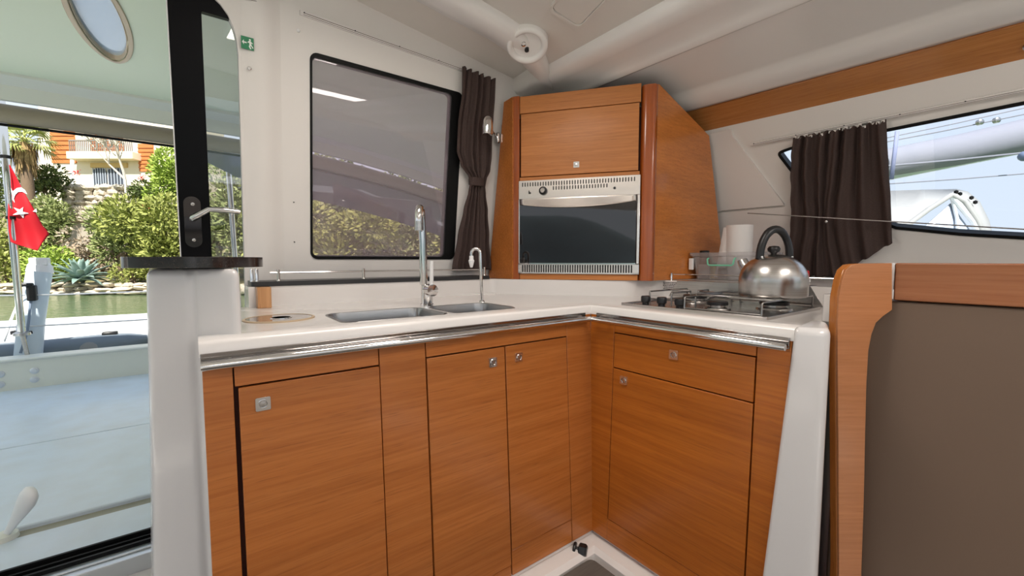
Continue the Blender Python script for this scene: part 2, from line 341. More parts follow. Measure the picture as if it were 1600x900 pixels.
# padded liner panels with seams on the hull side
s1 = wv(1144, 212, .012); s2 = wv(1226, 321, .012); s3 = wv(1122, 331, .012)
s3 = (s3[0]-.3, s3[1]+ (s3[1]-s2[1])*.3); tl = (s1[0]-.5, -.005)
b = MB().plate(FW, roundpoly([tuple(s3), tuple(s2), tuple(s1), (s1[0], -.005), tl], .012), -.002, .012); struct('trim_2', b, M['liner'], bevel=.009, seg=3)
b = MB().plate(FW, roundpoly([(s3[0], s3[1]-.008), (s3[0], -.79), (s2[0]+.12, -.79), (wq[-1][0]+.02, wq[-1][1]-.04), (s2[0], s2[1]-.008)], .012), -.002, .012); struct('trim_3', b, M['liner'], bevel=.009, seg=3)
t = thing('window_2', PF(FW, .9, -.6, 0), 'long side window with black rubber seal and pointed end', None); t['kind'] = 'structure'
cen = np.mean(np.array(poly), axis=0)
def inset(p, d):
    P = np.array(p); n = len(P); o_ = []
    ar = sum(P[i][0]*P[(i+1) % n][1]-P[(i+1) % n][0]*P[i][1] for i in range(n)); sg = 1 if ar > 0 else -1
    for i in range(n):
        a = P[i]-P[i-1]; b_ = P[(i+1) % n]-P[i]; a /= np.linalg.norm(a)+1e-9; b_ /= np.linalg.norm(b_)+1e-9
        na = np.array([-a[1], a[0]])*sg; nb = np.array([-b_[1], b_[0]])*sg; m_ = na+nb; m_ = m_/max(m_@na, .3); o_.append(tuple(P[i]+m_*d))
    return o_
b = MB().plate(FW, polyr, -.045, .004, [inset(polyr, .013)]); obj('window_seal', b, M['rubber'], t)
b = MB().plate(FW, inset(polyr, .008), -.030, -.026); obj('pane', b, M['sideglass'], t)
# saloon sides that the camera does not see: low coamings with open window bands above
b = MB().box(-2.25, -2.2, -2.4, 2.0, 0, .88).box(-2.25, -2.2, -2.4, 2.0, 1.85, 2.5); struct('wall_port', b, M['wallc'])
b = MB().box(-2.25, 2.9, -2.45, -2.4, 0, .88).box(-2.25, 2.9, -2.45, -2.4, 1.85, 2.5); struct('wall_forward', b, M['wallc'])
b = MB().box(-4.2, -2.25, -7.5, 1.9, .2, .48).box(-2.25, 3.4, -7.5, -2.45, .2, .48).box(2.9, 3.6, -7.5, 4.9, .2, .48); struct('bounce_side_decks', b, M['white'])  # unseen decks, added to bounce sunlight up to the ceiling
# wooden valance under the cove
b = MB().plate(FV, [(-1.0, -.03), (3.6, -.03), (3.6, .97), (-1.0, .97)], -.012, .006)
struct('trim_valance', b, M['woodV'], bevel=.003)
# unseen fill lamps, added under the ceiling to brighten the galley
for i, (x, y, lb) in enumerate([(.50, .88, 'oblong unseen fill lamp added over the galley floor'), (1.06, -.60, 'oblong unseen fill lamp added over the starboard settee'), (-.4, -1.8, 'oblong unseen fill lamp added at the forward end of the saloon')]):
    z = zc(x)-.035*(i < 2)
    t = thing('fill_lamp', (x, y, z-.03), lb, 'lamp', 'added saloon fill lamps')
    obj('fill_housing', MB().box(x-.32, x+.32, y-.22, y+.22, z-.028, z+.02), M['white'], t, bevel=.005)
    ld = bpy.data.lights.new('fill_light', 'AREA'); ld.shape = 'RECTANGLE'; ld.size = .60; ld.size_y = .40; ld.energy = (GALLEY_FILL, SALOON_FILL*1.5, SALOON_FILL*.5)[i]; ld.color = (1, .91, .83)
    lo = link(bpy.data.objects.new('fill_light', ld)); lo.parent = t; lo.location = (0, 0, -.003)
# ================================================================== DOOR in the bulkhead
FBo = FB
t = thing('door_1', PF(FB, .0, -.9, -.03), 'black framed sliding door leaf with chrome lever', None); t['kind'] = 'structure'
a0 = uv(FB, 262, 0, -.02)[0]; a1 = uv(FB, 283, 400, -.02)[0]; c0 = uv(FB, 318, 100, -.02)[0]; e0 = uv(FB, 380, 200, -.02)[0]
sl0 = (a0+a1)/2; gl0 = c0; gtop = uv(FB, 320, 20, -.02)[1]; gtop2 = uv(FB, 370, 34, -.02)[1]
outer = roundpoly([(sl0, -.95), (e0+.06, -.95), (e0+.06, dtop-.01), (sl0, dtop-.01)], [0, 0, .05, .0])
holep = [(gl0, -.80), (e0+.03, -.80), (e0+.03, min(gtop2, dtop-.05)), (gl0, gtop)]
b = MB().plate(FB, outer, -.045, -.012, [holep]); obj('door_frame', b, M['stile'], t, bevel=.003)
b = MB().plate(FB, [(gl0-.01, -.81), (e0+.04, -.81), (e0+.04, gtop2+.01), (gl0-.01, gtop+.01)], -.032, -.026); obj('pane', b, M['doorglass'], t)
b = MB().plate(FB, [(sl0-.004, -.95), (sl0-.0005, -.95), (sl0-.0005, dtop-.012), (sl0-.004, dtop-.012)], -.04, -.014); obj('edge_strip', b, M['white'], t)
# handle
hl, hb = uv(FB, 290, 386, -.01); hr, ht = uv(FB, 313, 308, -.01)
b = MB().plate(FB, rrect(hl, hr, hb, ht, (hr-hl)*.48, 8), -.012, -.004); hp_ = obj('handle_plate', b, M['dchrome'], t, bevel=.002)
q0 = PF(FB, *uv(FB, 301, 342, 0), -.004); q1 = PF(FB, *uv(FB, 301, 342, 0), .045)
b = MB(); l1 = PF(FB, *uv(FB, 326, 327, .045), .045); l2 = PF(FB, *uv(FB, 350, 328, .045), .05); l3 = PF(FB, *uv(FB, 375, 331, .045), .045)
qa = PF(FB, *uv(FB, 302, 341, .045), .045)
b.tube([q0, q0*.5+qa*.5, qa, qa*.6+l1*.4, l1, l1*.5+l2*.5, l2, l3], [.012, .011, .011, .010, .010, .0105, .0105, .009], 12); obj('lever', b, M['chrome'], t, smooth=60)
for (x, y) in ((301, 319), (303, 375)):
    b = MB().lathe([(.007, 0), (.006, .003), (.001, .004)], PF(FB, *uv(FB, x, y, -.004), -.004), FB[3], 12); obj('screw', b, M['steel'], t)
# sill tracks
b = MB().box(-1.3, .16, 1.945, 2.03, -.01, .045).box(-1.3, .16, 1.945, 1.955, .045, .06).box(-1.3, .16, 1.985, 1.99, .045, .056).box(-1.3, .16, 2.02, 2.03, .045, .06); struct('trim_door_track', b, M['rubber'])
b = MB().box(-1.3, .16, 1.875, 1.944, -.01, .048).box(-1.3, .16, 1.905, 1.912, .048, .054); struct('trim_door_sill', b, M['alu'], bevel=.002)
# exit sign
su0, sv0 = bu(378, 78); su1, sv1 = bu(394, 60); cu_, cv_ = (su0+su1)/2, (sv0+sv1)/2
sw, sh = .040, .042
su0, su1 = cu_-sw/2, cu_+sw/2; sv0, sv1 = cv_-sh/2, cv_+sh/2; NB = .0125
NB = .0125
t = thing('exit_sign', PF(FB, cu_, sv0, NB), 'small green emergency exit sign with white arrow and running figure', 'sign')
obj('plate', MB().plate(FB, [(su0, sv0), (su1, sv0), (su1, sv1), (su0, sv1)], NB-.001, NB+.002), M['green'], t)
P_ = lambda a, c: (su0+(su1-su0)*a, sv0+(sv1-sv0)*c)
b = MB().plate(FB, [P_(.06, .52), P_(.22, .72), P_(.22, .57), P_(.44, .57), P_(.44, .47), P_(.22, .47), P_(.22, .32)], NB+.002, NB+.0024); obj('arrow', b, M['signw'], t)
b = MB()
hc = P_(.70, .80); b.plate(FB, [(hc[0]+.0032*math.cos(k*.52), hc[1]+.0032*math.sin(k*.52)) for k in range(12)], NB+.002, NB+.0024)
for poly_ in ([(.60, .70), (.76, .72), (.80, .42), (.66, .38)], [(.66, .42), (.80, .42), (.72, .26), (.80, .08), (.70, .06), (.60, .26)], [(.72, .42), (.80, .44), (.96, .20), (.90, .14)], [(.62, .70), (.50, .58), (.54, .53), (.68, .62)], [(.74, .70), (.92, .56), (.88, .50), (.74, .60)]):
    b.plate(FB, [P_(*q) for q in poly_], NB+.002, NB+.0024)
obj('running_figure', b, M['signw'], t)
for (x, y, r, lb, mt) in ((389, 108, .007, 'small round chrome stud on the bulkhead below the exit sign', 'chrome'), (466, 48, .006, 'small white plug in the bulkhead left of the curtain track', 'white'), (459, 316, .0025, 'tiny dark screw hole in the bulkhead, upper of two left of the window', 'ink'), (460, 378, .0025, 'tiny dark screw hole in the bulkhead, lower of two left of the window', 'ink')):
    q = bu(x, y); nn = .012 if q[0] < r1 else 0
    o = obj('stud' if r > .003 else 'screw_hole', MB().lathe([(r, -.0005), (r, .003), (r*.7, .005), (.0005, .005)], PF(FB, *q, nn), FB[3], 14), M[mt]); tag(o, lb, 'stud' if r > .003 else 'screw')

# ================================================================== GALLEY: worktop moulding
bowlA = rrect(.335, .665, 1.225, 1.465, .04, 6); bowlB = rrect(.695, .955, 1.225, 1.465, .045, 6)
b = MB()
b.plate(FLOORF, [(.0, 1.075), (1.185, 1.075), (1.185, .42), (1.92, .42), (1.92, 1.27), (1.72, 1.32), (1.29, 1.89), (.0, 1.89)], .862, .886, [bowlA, bowlB])
b.sweep([(-.002, 1.055), (1.165, 1.055), (1.165, .392)], [(0, .866), (0, .892), (.003, .897), (.009, .900), (.085, .899), (.10, .896), (.122, .887), (.13, .880), (.13, .866)])
up = roundpoly([(.155, 1.85), (1.265, 1.85), (1.70, 1.285), (1.88, 1.255), (1.88, .40), (2.60, .40), (2.53, 1.985), (.155, 1.985)], [.0, .03, .04, .04, 0, 0, 0, 0])
b.plate(FLOORF, up, .80, .9645)
b.plate(FLOORF, roundpoly([(1.03, 1.86), (1.25, 1.80), (1.27, 1.86)], .0), .884, .892)
we = obj('worktop', b, M['gel'], bevel=.006, smooth=40)
tag(we, 'white moulded L-shaped galley worktop with raised lip and upstand', 'worktop')
# white raised end block at the right end of the worktop
b = MB().plate(FLOORF, roundpoly([(1.455, .345), (1.90, .345), (1.90, .425), (1.455, .425)], [.02, 0, 0, .02]), .887, .966)
o = obj('worktop_end_block', b, M['gel'], bevel=.012, seg=3); tag(o, 'raised white block closing the worktop beside the wooden end panel', 'worktop')
# ---- base cabinets
def latch(f, u, v, parent, ang=0):
    s = .0145
    l = obj('latch', MB().plate(f, rrect(u-s, u+s, v-s, v+s, .003), .0, .004), M['chrome'], parent, bevel=.001)
    O = PF(f, u, v, .004); b = MB(); R = .0098
    b.lathe([(R-.0018, 0), (R-.0018, .0025), (R, .0025), (R, 0)], O, f[3], 20); obj('latch_ring', b, M['chrome'], l)
    b = MB().lathe([(R-.0025, 0), (R-.003, -.0005+.001), (.0005, .001)], O, f[3], 16); obj('latch_button', b, M['steel'], l)
    return l
PT = .0
def panel(f, n, u0, u1, v0, v1, mat, parent, n1=0.0):
    return obj(n, MB().fbox(f, u0, u1, v0, v1, n1-.018, n1), mat, parent, bevel=.0012)
VT, VB = -.006, -.812
t = thing('base_cabinet', PF(FL, .25, -.81, -.05), 'teak base cabinet with one wide door beside the white pillar', 'cabinet')
obj('carcass', MB().fbox(FL, .003, .495, VB+.005, VT, -.45, -.0185), M['gapdark'], t)
panel(FL, 'stile', .002, .0535, VB, VT, M['woodL'], t)
panel(FL, 'top_rail', .0565, .3655, -.0755, VT, M['woodL'], t)
d = panel(FL, 'door', .0625, .3655, -.775, -.0795, M['woodL'], t, .003); latch(frame(PF(FL, 0, 0, .003), FL[1], FL[2]), .106, -.121, d)
panel(FL, 'bottom_rail', .0565, .3655, VB, -.779, M['woodL'], t)
panel(FL, 'stile', .3685, .4955, VB, VT, M['woodL'], t)
t = thing('base_cabinet', PF(FL, .83, -.81, -.05), 'teak base cabinet with two doors under the sink', 'cabinet')
obj('carcass', MB().fbox(FL, .498, 1.16, VB+.005, VT, -.45, -.0185), M['gapdark'], t)
panel(FL, 'top_rail', .4985, 1.0375, -.0745, VT, M['woodL'], t)
d = panel(FL, 'door', .4995, .7635, -.775, -.0785, M['woodL'], t, .002); latch(frame(PF(FL, 0, 0, .002), FL[1], FL[2]), .717, -.120, d)
d = panel(FL, 'door', .7685, 1.0345, -.7305, -.0785, M['woodL'], t, .001); latch(frame(PF(FL, 0, 0, .001), FL[1], FL[2]), .819, -.119, d)
panel(FL, 'bottom_rail', .7685, 1.0345, VB, -.7325, M['woodL'], t)
panel(FL, 'bottom_rail', .4995, .7635, VB, -.778, M['woodL'], t)
panel(FL, 'stile', 1.0375, 1.163, VB, VT, M['woodL'], t)
t = thing('base_cabinet', PF(FR, .33, -.81, -.05), 'teak base cabinet with drawer over door below the stove', 'cabinet')
obj('carcass', MB().fbox(FR, .02, .645, VB+.005, VT, -.45, -.0185), M['gapdark'], t)
panel(FR, 'stile', .002, .1115, VB, VT, M['woodR'], t)
panel(FR, 'top_rail', .1120, .578, -.0585, VT, M['woodR'], t)
d = panel(FR, 'drawer', .1145, .5765, -.1815, -.0625, M['woodR'], t, .001); latch(frame(PF(FR, 0, 0, .001), FR[1], FR[2]), .344, -.097, d)
d = panel(FR, 'door', .1145, .5765, -.7305, -.1855, M['woodR'], t, .001); latch(frame(PF(FR, 0, 0, .001), FR[1], FR[2]), .162, -.218, d)
panel(FR, 'bottom_rail', .1120, .578, VB, -.7325, M['woodR'], t)
b = MB().plate(FR, [(.5805, VB), (.638, VB), (.659, VT), (.5805, VT)], -.018, 0); obj('stile', b, M['woodR'], t, bevel=.0012)
# ---- chrome handrails
def handrail(p0, p1, nrm, label, posts, z=.853):
    p0, p1, nrm = [np.array(q, float) for q in (p0, p1, nrm)]
    t = thing('handrail', (*((p0+p1)/2), z), label, 'rail', 'chrome rails along the worktop edge')
    d = (p1-p0)/np.linalg.norm(p1-p0); f = frame((*p0, 0), (*d, 0), (0, 0, 1)); L = np.linalg.norm(p1-p0)
    sgn = 1 if f[3][:2]@nrm > 0 else -1
    n0, n1 = sorted((sgn*.0, sgn*.007))
    obj('backing_strip', MB().fbox(f, 0, L, .846, .874, n0, n1).fbox(f, 0, L, .8575, .8605, *sorted((sgn*.007, sgn*.010))), M['strip'], t, bevel=.001)
    c0 = p0+nrm*.030; c1 = p1+nrm*.030
    obj('rail_tube', MB().tube([(*c0, z), (*(c0+d*.004), z), (*(c1-d*.004), z), (*c1, z)], [.0085, .0095, .0095, .0085], 16), M['chrome'], t, smooth=50)
    for q in posts:
        a = p0+d*q; obj('standoff', MB().tube([(*(a+nrm*.005), z+.004), (*(a+nrm*.028), z+.002)], .005, 10), M['chrome'], t)
handrail((.000, 1.055), (1.130, 1.055), (0, -1), 'chrome rail along the worktop edge under the sink', (.05, .45, .80, 1.06))
handrail((1.165, 1.022), (1.165, .400), (-1, 0), 'chrome rail along the worktop edge under the stove', (.06, .30, .55))
# ---- white pillars
def pillar(name, top, bot, z0, z1, label, rad, extra=None):
    rings = []; rt_ = roundpoly(top, rad, 6); rb_ = roundpoly(bot, rad, 6); ct = np.mean(np.array(rt_), axis=0)
    for k in range(7):
        a = k/6; rings.append([(q[0]*a+p[0]*(1-a), q[1]*a+p[1]*(1-a), z0+(z1-.02-z0)*a) for p, q in zip(rb_, rt_)])
    for k in range(1, 5):
        th = k/4*math.pi/2; ins = .02*(1-math.cos(th)); L = [(ct+(np.array(q)-ct)*(1-ins/np.linalg.norm(np.array(q)-ct))) for q in rt_]
        rings.append([(q[0], q[1], z1-.02+.02*math.sin(th)) for q in L])
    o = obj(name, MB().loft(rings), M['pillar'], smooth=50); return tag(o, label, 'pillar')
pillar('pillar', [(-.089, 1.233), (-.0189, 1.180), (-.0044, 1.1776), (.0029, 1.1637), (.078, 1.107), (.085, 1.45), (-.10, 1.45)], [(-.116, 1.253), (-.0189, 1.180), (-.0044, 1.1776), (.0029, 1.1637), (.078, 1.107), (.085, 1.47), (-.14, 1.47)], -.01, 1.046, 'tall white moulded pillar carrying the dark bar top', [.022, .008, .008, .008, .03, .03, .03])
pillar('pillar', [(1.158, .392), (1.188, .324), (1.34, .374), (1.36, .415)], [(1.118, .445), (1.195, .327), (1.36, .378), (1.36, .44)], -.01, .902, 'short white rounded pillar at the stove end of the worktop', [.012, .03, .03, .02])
# bar top
ctr = EYEP*0+fh*1.0+rt*(-.785); FT = frame((ctr[0], ctr[1], 1.048), rt, fh)
b = MB().plate(FT, roundpoly([(-.088, -.11), (.150, -.11), (.150, .13), (-.10, .13)], [.085, .085, .1, .1], 10), 0, .0245); o = obj('bar_top', b, M['granite'], bevel=.007, seg=3)
tag(o, 'dark speckled oval bar top on the tall white pillar', 'counter')
# dark ledge under the window
b = MB().plate(FLOORF, roundpoly([(.165, 1.845), (1.245, 1.845), (1.245, 1.985), (.165, 1.985)], [.02, 0, 0, 0]), .965, .9835); o = obj('window_ledge', b, M['ledge'], bevel=.003)
tag(o, 'dark narrow ledge running below the tinted window', 'shelf')
# gallery rail
yl = 1.862; zt = .9835
t = thing('gallery_rail', (.7, yl, zt), 'thin chrome gallery rail on posts along the dark ledge', 'rail')
x0 = PY(422, 427, yl)[0]; x1 = PY(757, 421, yl)[0]
obj('rail_rod', MB().tube([(x0, yl, zt+.033), (x1, yl, zt+.033)], .0035, 8), M['chrome'], t)
for px in (435, 568, 673, 757):
    x = PY(px, 425, yl)[0]; obj('post', MB().lathe([(.008, 0), (.0075, .004), (.006, .006), (.006, .040), (.0062, .045), (.004, .046)], (x, yl, zt), n=14), M['chrome'], t)
xx = PY(393, 430, yl)[0]
t = thing('rail_end_bracket', (xx, yl, zt), 'pair of chrome end posts on the ledge beside the bar top', 'bracket')
for dx in (-.007, .009): obj('post', MB().lathe([(.007, 0), (.006, .006), (.006, .046), (.005, .05)], (xx+.008+dx, yl, zt), n=14), M['chrome'], t)
# wooden block under ledge
a = PZ(403, 487, .886); c = PZ(426, 482, .886)
xb0 = PY(402, 465, 1.80)[0]; xb1 = PY(424, 465, 1.80)[0]
o = obj('wooden_block', MB().box(xb0-.0, xb1, 1.795, 1.849, .886, .9645), M['block'], bevel=.002); tag(o, 'small light wooden block standing under the left end of the dark ledge', 'block')
# round lid in worktop
c = PZ(437, 497, .888)
t = thing('round_lid', (c[0], c[1], .886), 'round flush lid with tan rim set in the worktop left of the sink', 'lid')
obj('rim', MB().lathe([(.098, 0), (.098, .003), (.095, .004), (.090, .004), (.090, 0)], (c[0], c[1], .886), n=40), M['tan'], t)
obj('disc', MB().lathe([(.090, .0005), (.090, .003), (.0005, .003)], (c[0], c[1], .886), n=40), M['lidglass'], t)
obj('finger_ring', MB().lathe([(.030, .003), (.030, .0045), (.026, .0045), (.026, .003)], (c[0]+.004, c[1], .886), n=24), M['chrome'], t)
# sink
t = thing('sink', (.65, 1.34, .886), 'stainless steel double bowl sink set in the white worktop', 'sink')
for n_, bw, dp in (('main_bowl', bowlA, .15), ('small_bowl', bowlB, .12)):
    P = np.array(bw); cc = P.mean(axis=0); rings = []
    for s_, z in ((1.045, .8868), (1.03, .8885), (1.0, .8875), (.985, .878), (.965, .85), (.95, .80), (.93, .886-dp+.015), (.88, .886-dp), (.3, .886-dp-.004), (.05, .886-dp-.004)):
        rings.append([(*(cc+(q-cc)*s_), z) for q in P])
    bw_ = obj(n_, MB().loft(rings, cap=False), M['sinksteel'], t, smooth=50)
    obj('drain', MB().lathe([(.03, 0), (.028, .004), (.018, .002), (.0005, .001)], (cc[0], cc[1], .886-dp-.004), n=24), M['chrome'], bw_)
# kitchen faucet
fp = PY(667, 478, 1.492); fx, fy = fp[0], 1.492
t = thing('kitchen_faucet', (fx, fy, .886), 'tall chrome kitchen mixer faucet with arched spout behind the sink', 'faucet')
zj = 1.065-46*1.62/653
obj('base', MB().lathe([(.026, 0), (.026, .010), (.023, .012), (.0225, .05), (.0225, zj-.886+.018), (.018, zj-.886+.022), (.010, zj-.886+.023)], (fx, fy, .886), n=24), M['chrome'], t)
dr = rt*1.0
kb = np.array([fx, fy, zj]); kdir = rt*.62-fh*.78; kdir /= np.linalg.norm(kdir)
obj('mixer_body', MB().lathe([(.021, 0), (.021, .045), (.0225, .046), (.0225, .052), (.001, .0535)], kb, kdir, 28), M['chrome'], t)
kc = kb+kdir*.040
obj('lever', MB().tube([kc+zz*.018, kc+zz*.06+kdir*.002, kc+zz*.112+kdir*.004], [.0072, .008, .0072], 12), M['white'], t, label='bright upright lever')
z1 = 1.065+(407-340)*1.62/653
tip = np.array([-.55, -.84, 0]); tip /= np.linalg.norm(tip)
path = [(fx-.012, fy, zj+.02), (fx-.014, fy, z1-.10), (fx-.017, fy, z1-.02)]
R_ = .033; ce = np.array([fx-.018, fy, z1-.005])+tip*R_
for k in range(9):
    th = math.pi*k/8; path.append(tuple(ce-tip*R_*math.cos(th)+zz*R_*math.sin(th)))
e_ = np.array(path[-1]); path.append(tuple(e_-zz*.02))
obj('spout', MB().tube(path, .0150, 16), M['chrome'], t, smooth=60)
obj('aerator', MB().tube([e_-zz*.018, e_-zz*.052], [.0162, .0162], 16), M['steel'], t)
# slim pump tap
gx = PY(753, 470, 1.505)[0]; gy = 1.505; gz = 1.065+(407-396)*1.79/653
t = thing('pump_tap', (gx, gy, .886), 'slim chrome hooked tap with white nozzle at the small bowl', 'faucet')
dl = -rt; path = [(gx, gy, .886), (gx-.003, gy, .97), (gx-.007, gy, gz)]
ce = np.array([gx-.007, gy, gz])+dl*.019
for k in range(1, 8):
    th = math.pi*k/7; path.append(tuple(ce-dl*.019*math.cos(th)+zz*.019*math.sin(th)))
e_ = np.array(path[-1]); path.append(tuple(e_-zz*.012))
obj('spout', MB().tube(path, .0070, 12), M['chrome'], t, smooth=60)
obj('base', MB().lathe([(.013, 0), (.012, .005), (.007, .007)], (gx, gy, .886), n=16), M['chrome'], t)
obj('nozzle', MB().lathe([(.005, 0), (.009, -.002), (.0095, -.018), (.0125, -.020), (.0125, -.024), (.006, -.050), (.001, -.051)], e_-zz*.010, (0, 0, 1), 16), M['white'], t)

# ================================================================== STOVE
HZ = .886
t = thing('gas_hob', (1.575, .795, HZ), 'stainless steel three burner gas hob set in the worktop', 'stove')
obj('hob_plate', MB().plate(FLOORF, rrect(1.35, 1.80, .530, 1.060, .012), HZ, HZ+.006, ).plate(FLOORF, rrect(1.345, 1.805, .525, 1.065, .014), HZ, HZ+.010, [rrect(1.357, 1.793, .537, 1.053, .01)]), M['steel'], t, bevel=.001)
for px, py in ((1009, 467), (1034, 471), (1062, 476)):
    q = PX(px, py, 1.40); y = q[1]
    k = obj('knob', MB().lathe([(.013, .0), (.013, .008), (.018, .012), (.0185, .030), (.016, .034), (.001, .035)], (1.40, y, HZ+.006), n=20).box(1.383, 1.417, y-.005, y+.005, HZ+.032, HZ+.041), M['black'], t, bevel=.001)
for x, y, r in ((1.67, .93, .050), (1.465, .735, .036), (1.63, .615, .046)):
    bn = obj('burner', MB().lathe([(r*1.25, 0), (r*1.2, .006), (r*.75, .009), (r*.75, .016)], (x, y, HZ+.006), n=28), M['steel'], t)
    obj('burner_cap', MB().lathe([(r*.98, .016), (r, .019), (r*.98, .027), (r*.8, .030), (.001, .031)], (x, y, HZ+.006), n=28), M['black'], bn)
GZ = HZ+.050
def wire(paths, name='pan_support'):
    b = MB()
    for p in paths: b.tube(p, .0034, 7)
    return obj(name, b, M['steelw'], t, smooth=60)
M['steelw'] = pm('pan_support_wire', (.32, .31, .30), .25, 1)
def bridge(x0, y0, x1, y1, z=GZ): return [(x0, y0, HZ+.006), (x0, y0, z-.004), (x0+(x1-x0)*.01, y0+(y1-y0)*.01, z), (x1-(x1-x0)*.01, y1-(y1-y0)*.01, z), (x1, y1, z-.004), (x1, y1, HZ+.006)]
wire([bridge(1.365, .548, 1.785, .548), bridge(1.365, .80, 1.785, .80), [(1.366, .548, HZ+.012), (1.366, .80, HZ+.012)], [(1.785, .548, HZ+.02), (1.785, .80, HZ+.02)],
      [(1.47, .80, GZ), (1.47, .755, GZ)], [(1.465, .548, GZ), (1.465, .70, GZ)], [(1.63, .548, GZ), (1.63, .595, GZ)], [(1.63, .80, GZ), (1.63, .64, GZ)], [(1.57, .60, GZ), (1.785, .60, GZ-.0)], [(1.40, .735, GZ), (1.44, .735, GZ), ], [(1.785, .66, GZ), (1.66, .64, GZ)], [(1.5, .80, GZ), (1.5, .66, GZ), (1.57, .60, GZ)]])
wire([bridge(1.50, .835, 1.785, .835), bridge(1.50, 1.035, 1.785, 1.035), [(1.50, .835, HZ+.02), (1.50, 1.035, HZ+.02)], [(1.785, .835, HZ+.02), (1.785, 1.035, HZ+.02)],
      [(1.645, .835, GZ), (1.655, .905, GZ)], [(1.645, 1.035, GZ), (1.665, .955, GZ)], bridge(1.50, .935, 1.64, .935), bridge(1.785, .935, 1.70, .935)])
# splash guard
zs = .9665
b = MB(); fS = frame((1.879, 1.14, HZ), (0, -1, 0), (0, 0, 1))
b.plate(fS, [(-.045, .002), (.60, .002), (.555, zs-HZ-.001), (.0, zs-HZ-.001)], .0005, .0025)
b.box(1.868, 1.95, .585, 1.14, zs-.002, zs)
o = obj('splash_guard', b, M['steel'], bevel=.0008); tag(o, 'polished steel splash guard behind the hob', 'panel')
# fiddle rail on ledge
t = thing('fiddle_rail', (1.91, .9, .9665), 'thin steel fiddle rail on posts behind the stove', 'rail')
ya = PX(1049, 430, 1.905)[1]
obj('rod', MB().tube([(1.905, ya, .996), (1.905, .46, .996)], .003, 8), M['chrome'], t)
for y in (ya, .47): obj('post', MB().lathe([(.007, 0), (.006, .004), (.0055, .036), (.003, .038)], (1.905, y, .9645), n=12), M['chrome'], t)
# caution sticker
fK = frame((1.8795, 1.26, HZ), (0, -1, 0), (0, 0, 1))
ku0, kv0 = uv(fK, 1036, 452); ku1, kv1 = uv(fK, 1061, 441)
ku0, ku1 = min(ku0, ku1), max(ku0, ku1); kv1 = min(kv1, .072); kv0 = max(kv0, .03)
t = thing('notice_sticker', PF(fK, (ku0+ku1)/2, kv0, .0), 'small white notice sticker with black printed lines behind the stove knobs', 'sticker')
obj('paper', MB().fbox(fK, ku0-.004, ku1+.004, kv0-.003, kv1+.003, .0, .0008), M['sticker'], t)
b = MB(); rr = random.Random(3); rows = 5
for i in range(rows):
    v = kv1-(kv1-kv0)*(i+.5)/rows; u = ku0+rr.uniform(0, .006); hh = (kv1-kv0)/rows*.30
    while u < ku1-.004:
        wl = rr.uniform(.004, .010); b.fbox(fK, u, min(u+wl, ku1), v-hh, v+hh, .0008, .0011); u += wl+.0018
obj('print', b, M['ink'], t, smooth=0, kind='stuff')
# kettle
kx, ky, kz = 1.60, .612, GZ+.003
D_ = .603*kx+.798*ky; kr = 47*D_/653
t = thing('kettle', (kx, ky, kz), 'brushed steel domed kettle with black arched handle on the hob', 'kettle')
H_ = .145
pr_ = [(kr*.93, 0), (kr*.99, .004), (kr, .012)]+[(kr, .05)]+[(kr*math.cos(a)**.85 if a < 1.5 else .002, .055+(H_-.055)*math.sin(a)) for a in [math.pi/2*k/12 for k in range(13)]]
pr_[-1] = (kr*.20, H_-.001)
obj('body', MB().lathe(pr_, (kx, ky, kz), n=48), M['steel'], t, smooth=60)
lid = obj('lid', MB().lathe([(kr*.42, H_-.013), (kr*.42, H_-.007), (kr*.3, H_-.001), (.001, H_+.002)], (kx, ky, kz), n=36), M['steel'], t, smooth=50)
obj('lid_knob', MB().lathe([(.008, H_-.002), (.009, H_+.006), (.018, H_+.012), (.020, H_+.021), (.015, H_+.029), (.001, H_+.031)], (kx, ky, kz), n=24), M['black'], lid, smooth=60)
hd = rt*.92+fh*.10; hd /= np.linalg.norm(hd)
pts = []
for k in range(17):
    th = math.pi*(k/16); pts.append(np.array([kx, ky, kz])+hd*(-(.056-.006*math.sin(th))*math.cos(th)+.004)+zz*(H_-.010+.098*math.sin(th)**.85 if 0 < k < 16 else H_-.014))
obj('handle', MB().tube(pts, [.0115]*5+[.0125]*7+[.0115]*3+[.012, .012], 12, flat=1.15), M['black'], t, smooth=60)
for s_ in (0, 16):
    obj('rivet', MB().lathe([(.004, 0), (.0035, .002), (.0005, .003)], pts[s_]+zz*.006-fh*.0135, -fh, 10), M['chrome'], t)
sd = -rt*.42+fh*.90; sp = np.array([kx, ky, kz+.085])
obj('spout', MB().tube([sp+sd*kr*.80, sp+sd*kr*1.06+zz*.025, sp+sd*kr*1.13+zz*.042], [.026, .019, .017], 16), M['steel'], t, smooth=60)
# ================================================================== CORNER OVEN CABINET
CT = 2.04-.965   # tall enough to run behind the cove
ctp = .926
t = thing('corner_cabinet', PF(FD, .4, .0, -.2), 'tall teak corner cabinet holding the oven across the galley corner', 'cabinet')
PL_ = PF(FD, .105, 0); PR_ = PF(FD, .795, 0)
def vpr(poly, z0, z1): return MB().plate(FLOORF, poly, z0, z1)
obj('carcass', vpr([tuple(PF(FD, .12, 0, -.03)[:2]), tuple(PF(FD, .78, 0, -.03)[:2]), (2.10, 1.26), (2.10, 1.92), (1.36, 1.92)], .9655, 1.80), M['gapdark'], t)
